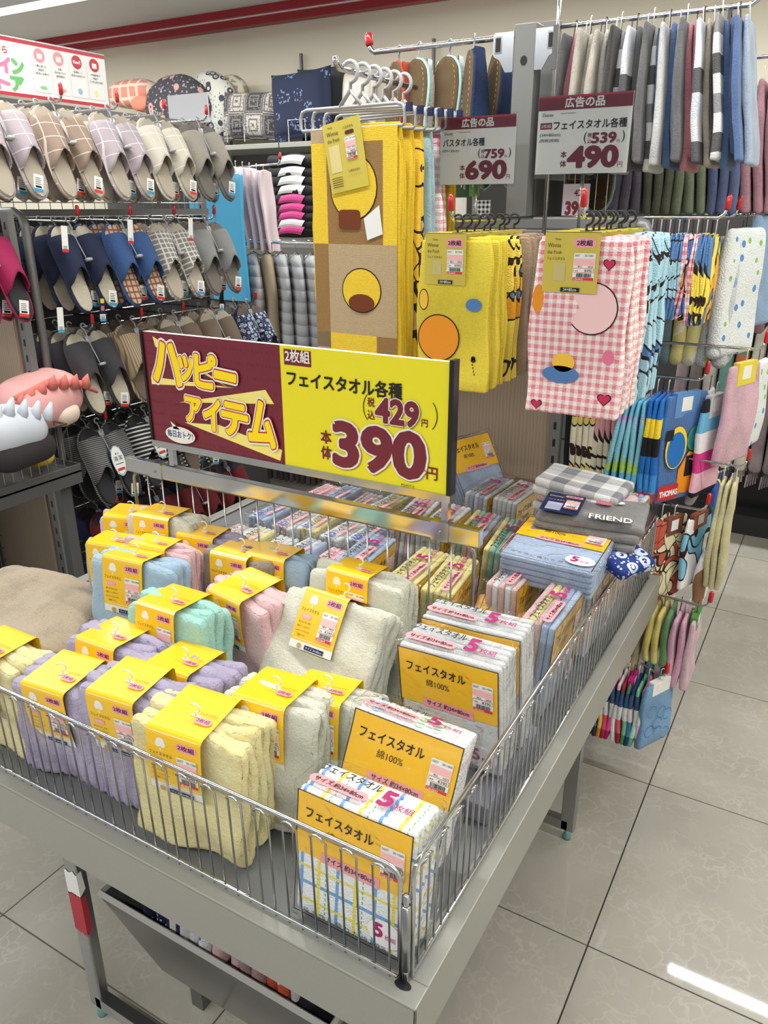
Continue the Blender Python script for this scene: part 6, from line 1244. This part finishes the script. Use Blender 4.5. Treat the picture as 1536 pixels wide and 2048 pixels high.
# grey quilted vests on hangers
arm('chrome rail of grey quilted vests behind the big sign', (-3.6, 3.45, 1.36), (-2.1, 3.45, 1.36), cap=False, r=.008)
quilt = NT('grey_quilt', .9); s = quilt.sep(); quilt.col(C(158, 160, 162)); wv = quilt.math('ABSOLUTE', quilt.math('SINE', quilt.math('MULTIPLY', s[2], 55.0))); quilt.bump(wv, .01, .8); quilt = quilt.m
tanq = knit((168, 150, 124), name='tan_quilt')
for i in range(12):
    x = -3.30 + .095 * i; cc = (quilt, quilt, tanq, quilt)[i % 4]; W = .38
    V = []; F = []; nu, nv = 14, 12
    for j in range(nv + 1):
        f_ = j / nv
        for k_ in range(nu):
            an = 2 * math.pi * k_ / nu; ww = (.05 + .13 * min(1, f_ * 3.2) ** .6); V.append(((.030 + .018 * f_) * math.cos(an) * (1 + .15 * math.sin(an * 3 + i)), ww * math.sin(an) * (1 + .05 * math.sin(9 * f_ + i)), -.06 - .62 * f_))
    for j in range(nv):
        for k_ in range(nu): F.append((j * nu + k_, j * nu + (k_ + 1) % nu, (j + 1) * nu + (k_ + 1) % nu, (j + 1) * nu + k_))
    F.append(tuple(range(nu))[::-1])
    t = thing('quilted_vest', 'grey quilted vest, %s on the rail from the left' % (('first', 'second', 'third', 'fourth', 'fifth', 'sixth', 'seventh', 'eighth', 'ninth', 'tenth', 'eleventh', 'twelfth')[i]), 'vest', (x, 3.45, 1.36), (0, 0, .35), 'quilted vests on a rail'); obj('body', newmesh('vest', V, F, [cc]), t, (0, 0, 0)).rotation_euler = (0, 0, .5)
    MB().tube([(0, 0, -.06), (0, 0, -.012), (.004, 0, .010), (-.012, 0, .012)], .002, 5, CHROME).tube([(0, -.12, -.075), (0, 0, -.045), (0, .12, -.075)], .003, 5, CHROME).build('hanger', t)
    if i % 3 == 0: MB().box(-.0015, -.012, -.17, .0015, .012, -.10, RED).build('red_tag', t, (.045, -.05, 0))
t = thing('low_display', 'dark low display with hanging trousers behind the divider', 'shelving', (-2.6, 3.2, 0)); boxobj('case', -.6, 0, 0, .6, .35, .62, plain((52, 50, 50), .7, name='dark_case'), t); boxobj('plinth', .25, -.3, 0, 1.25, .4, .42, plain((150, 146, 140), .6, name='grey_plinth'), t)
for i in range(14):
    V, F = rbox(.022, .20, .40, .01, 2, 5, 8); V = wob(V, .004, 20, 300 + i); o = obj('hanging_trousers', newmesh('trousers', V, F, [plain(((50, 44, 46), (70, 66, 70), (58, 46, 44))[i % 3], .9, name='dark_cloth')]), None, (-2.30 + .032 * i, 2.92, .50), (0, 0, .1)); tag(o, ('black brown', 'dark grey', 'dark brown')[i % 3] + ' folded trousers behind the divider, number %s of the row' % 'one two three four five six seven eight nine ten eleven twelve thirteen fourteen'.split()[i], 'trousers', 'dark trousers in a row')
# fringed rugs and dark fixtures across the far aisle
t = thing('rug_display', 'dark low fixture below the fringed rugs across the aisle', 'shelving', (-.2, 4.0, 0)); boxobj('base', -1.2, 0, .0, 1.4, .32, .10, plain((34, 34, 36), .7, name='black_base'), t); boxobj('back', -1.2, .28, .1, 1.4, .30, 1.5, plain((56, 54, 54), .8, name='dark_back2'), t)
arm('rail carrying the fringed rugs at the right', (-1.1, 3.98, 1.18), (1.1, 3.98, 1.18), cap=False, r=.008)
rg = [((150, 132, 138), 'mauve'), ((120, 108, 104), 'taupe'), ((214, 210, 200), 'cream'), ((110, 170, 160), 'teal and white'), ((150, 70, 80), 'multicoloured'), ((226, 218, 196), 'ivory')]
for i in range(16):
    c_, nm = rg[i % 6]; x = -.62 + .062 * i; m = bands(((180, 60, 70), (200, 120, 80), (100, 150, 110), (120, 110, 160), (230, 224, 210)), .07, 2, 'rainbow_rug') if i % 6 == 4 else terry(c_)
    t = thing('fringed_rug', nm + ' fringed rug hanging across the aisle, number %s from the left' % ('one two three four five six seven eight nine ten eleven twelve thirteen fourteen fifteen sixteen'.split()[i]), 'rug', (x, 3.98, 1.17), (0, 0, 0), 'fringed rugs on a rail')
    obj('towel', hang_mesh(.30, .052, .80, i % 5, 'x', 1), t, mat=m)
    fr = MB()
    for q in range(16): fr.tube([(-.02 + .008 * (q % 5), -.15 + .019 * q, -.81), (-.022 + .009 * (q % 5), -.152 + .0195 * q, -.87)], .0035, 4, m)
    o = fr.build('fringe', t); o['kind'] = 'stuff'
# the other racks far right: dark mass of hanging goods
for i in range(12):
    x = .02 + .055 * i; hang(('grey', 'rose', 'teal', 'white')[i % 4] + ' bath mat hanging on the high rail far right, ' + ('left', 'middle', 'right')[i // 4] + ' part', (x - .35, 3.3, 1.62), (.30, .04, .5), terry(((96, 96, 98), (170, 120, 130), (90, 130, 130), (210, 210, 206))[i % 4]), 'bath mats on a high rail', i, 1)
arm('high rail of bath mats far right', (-.75, 3.3, 1.635), (.45, 3.3, 1.635), r=.006)
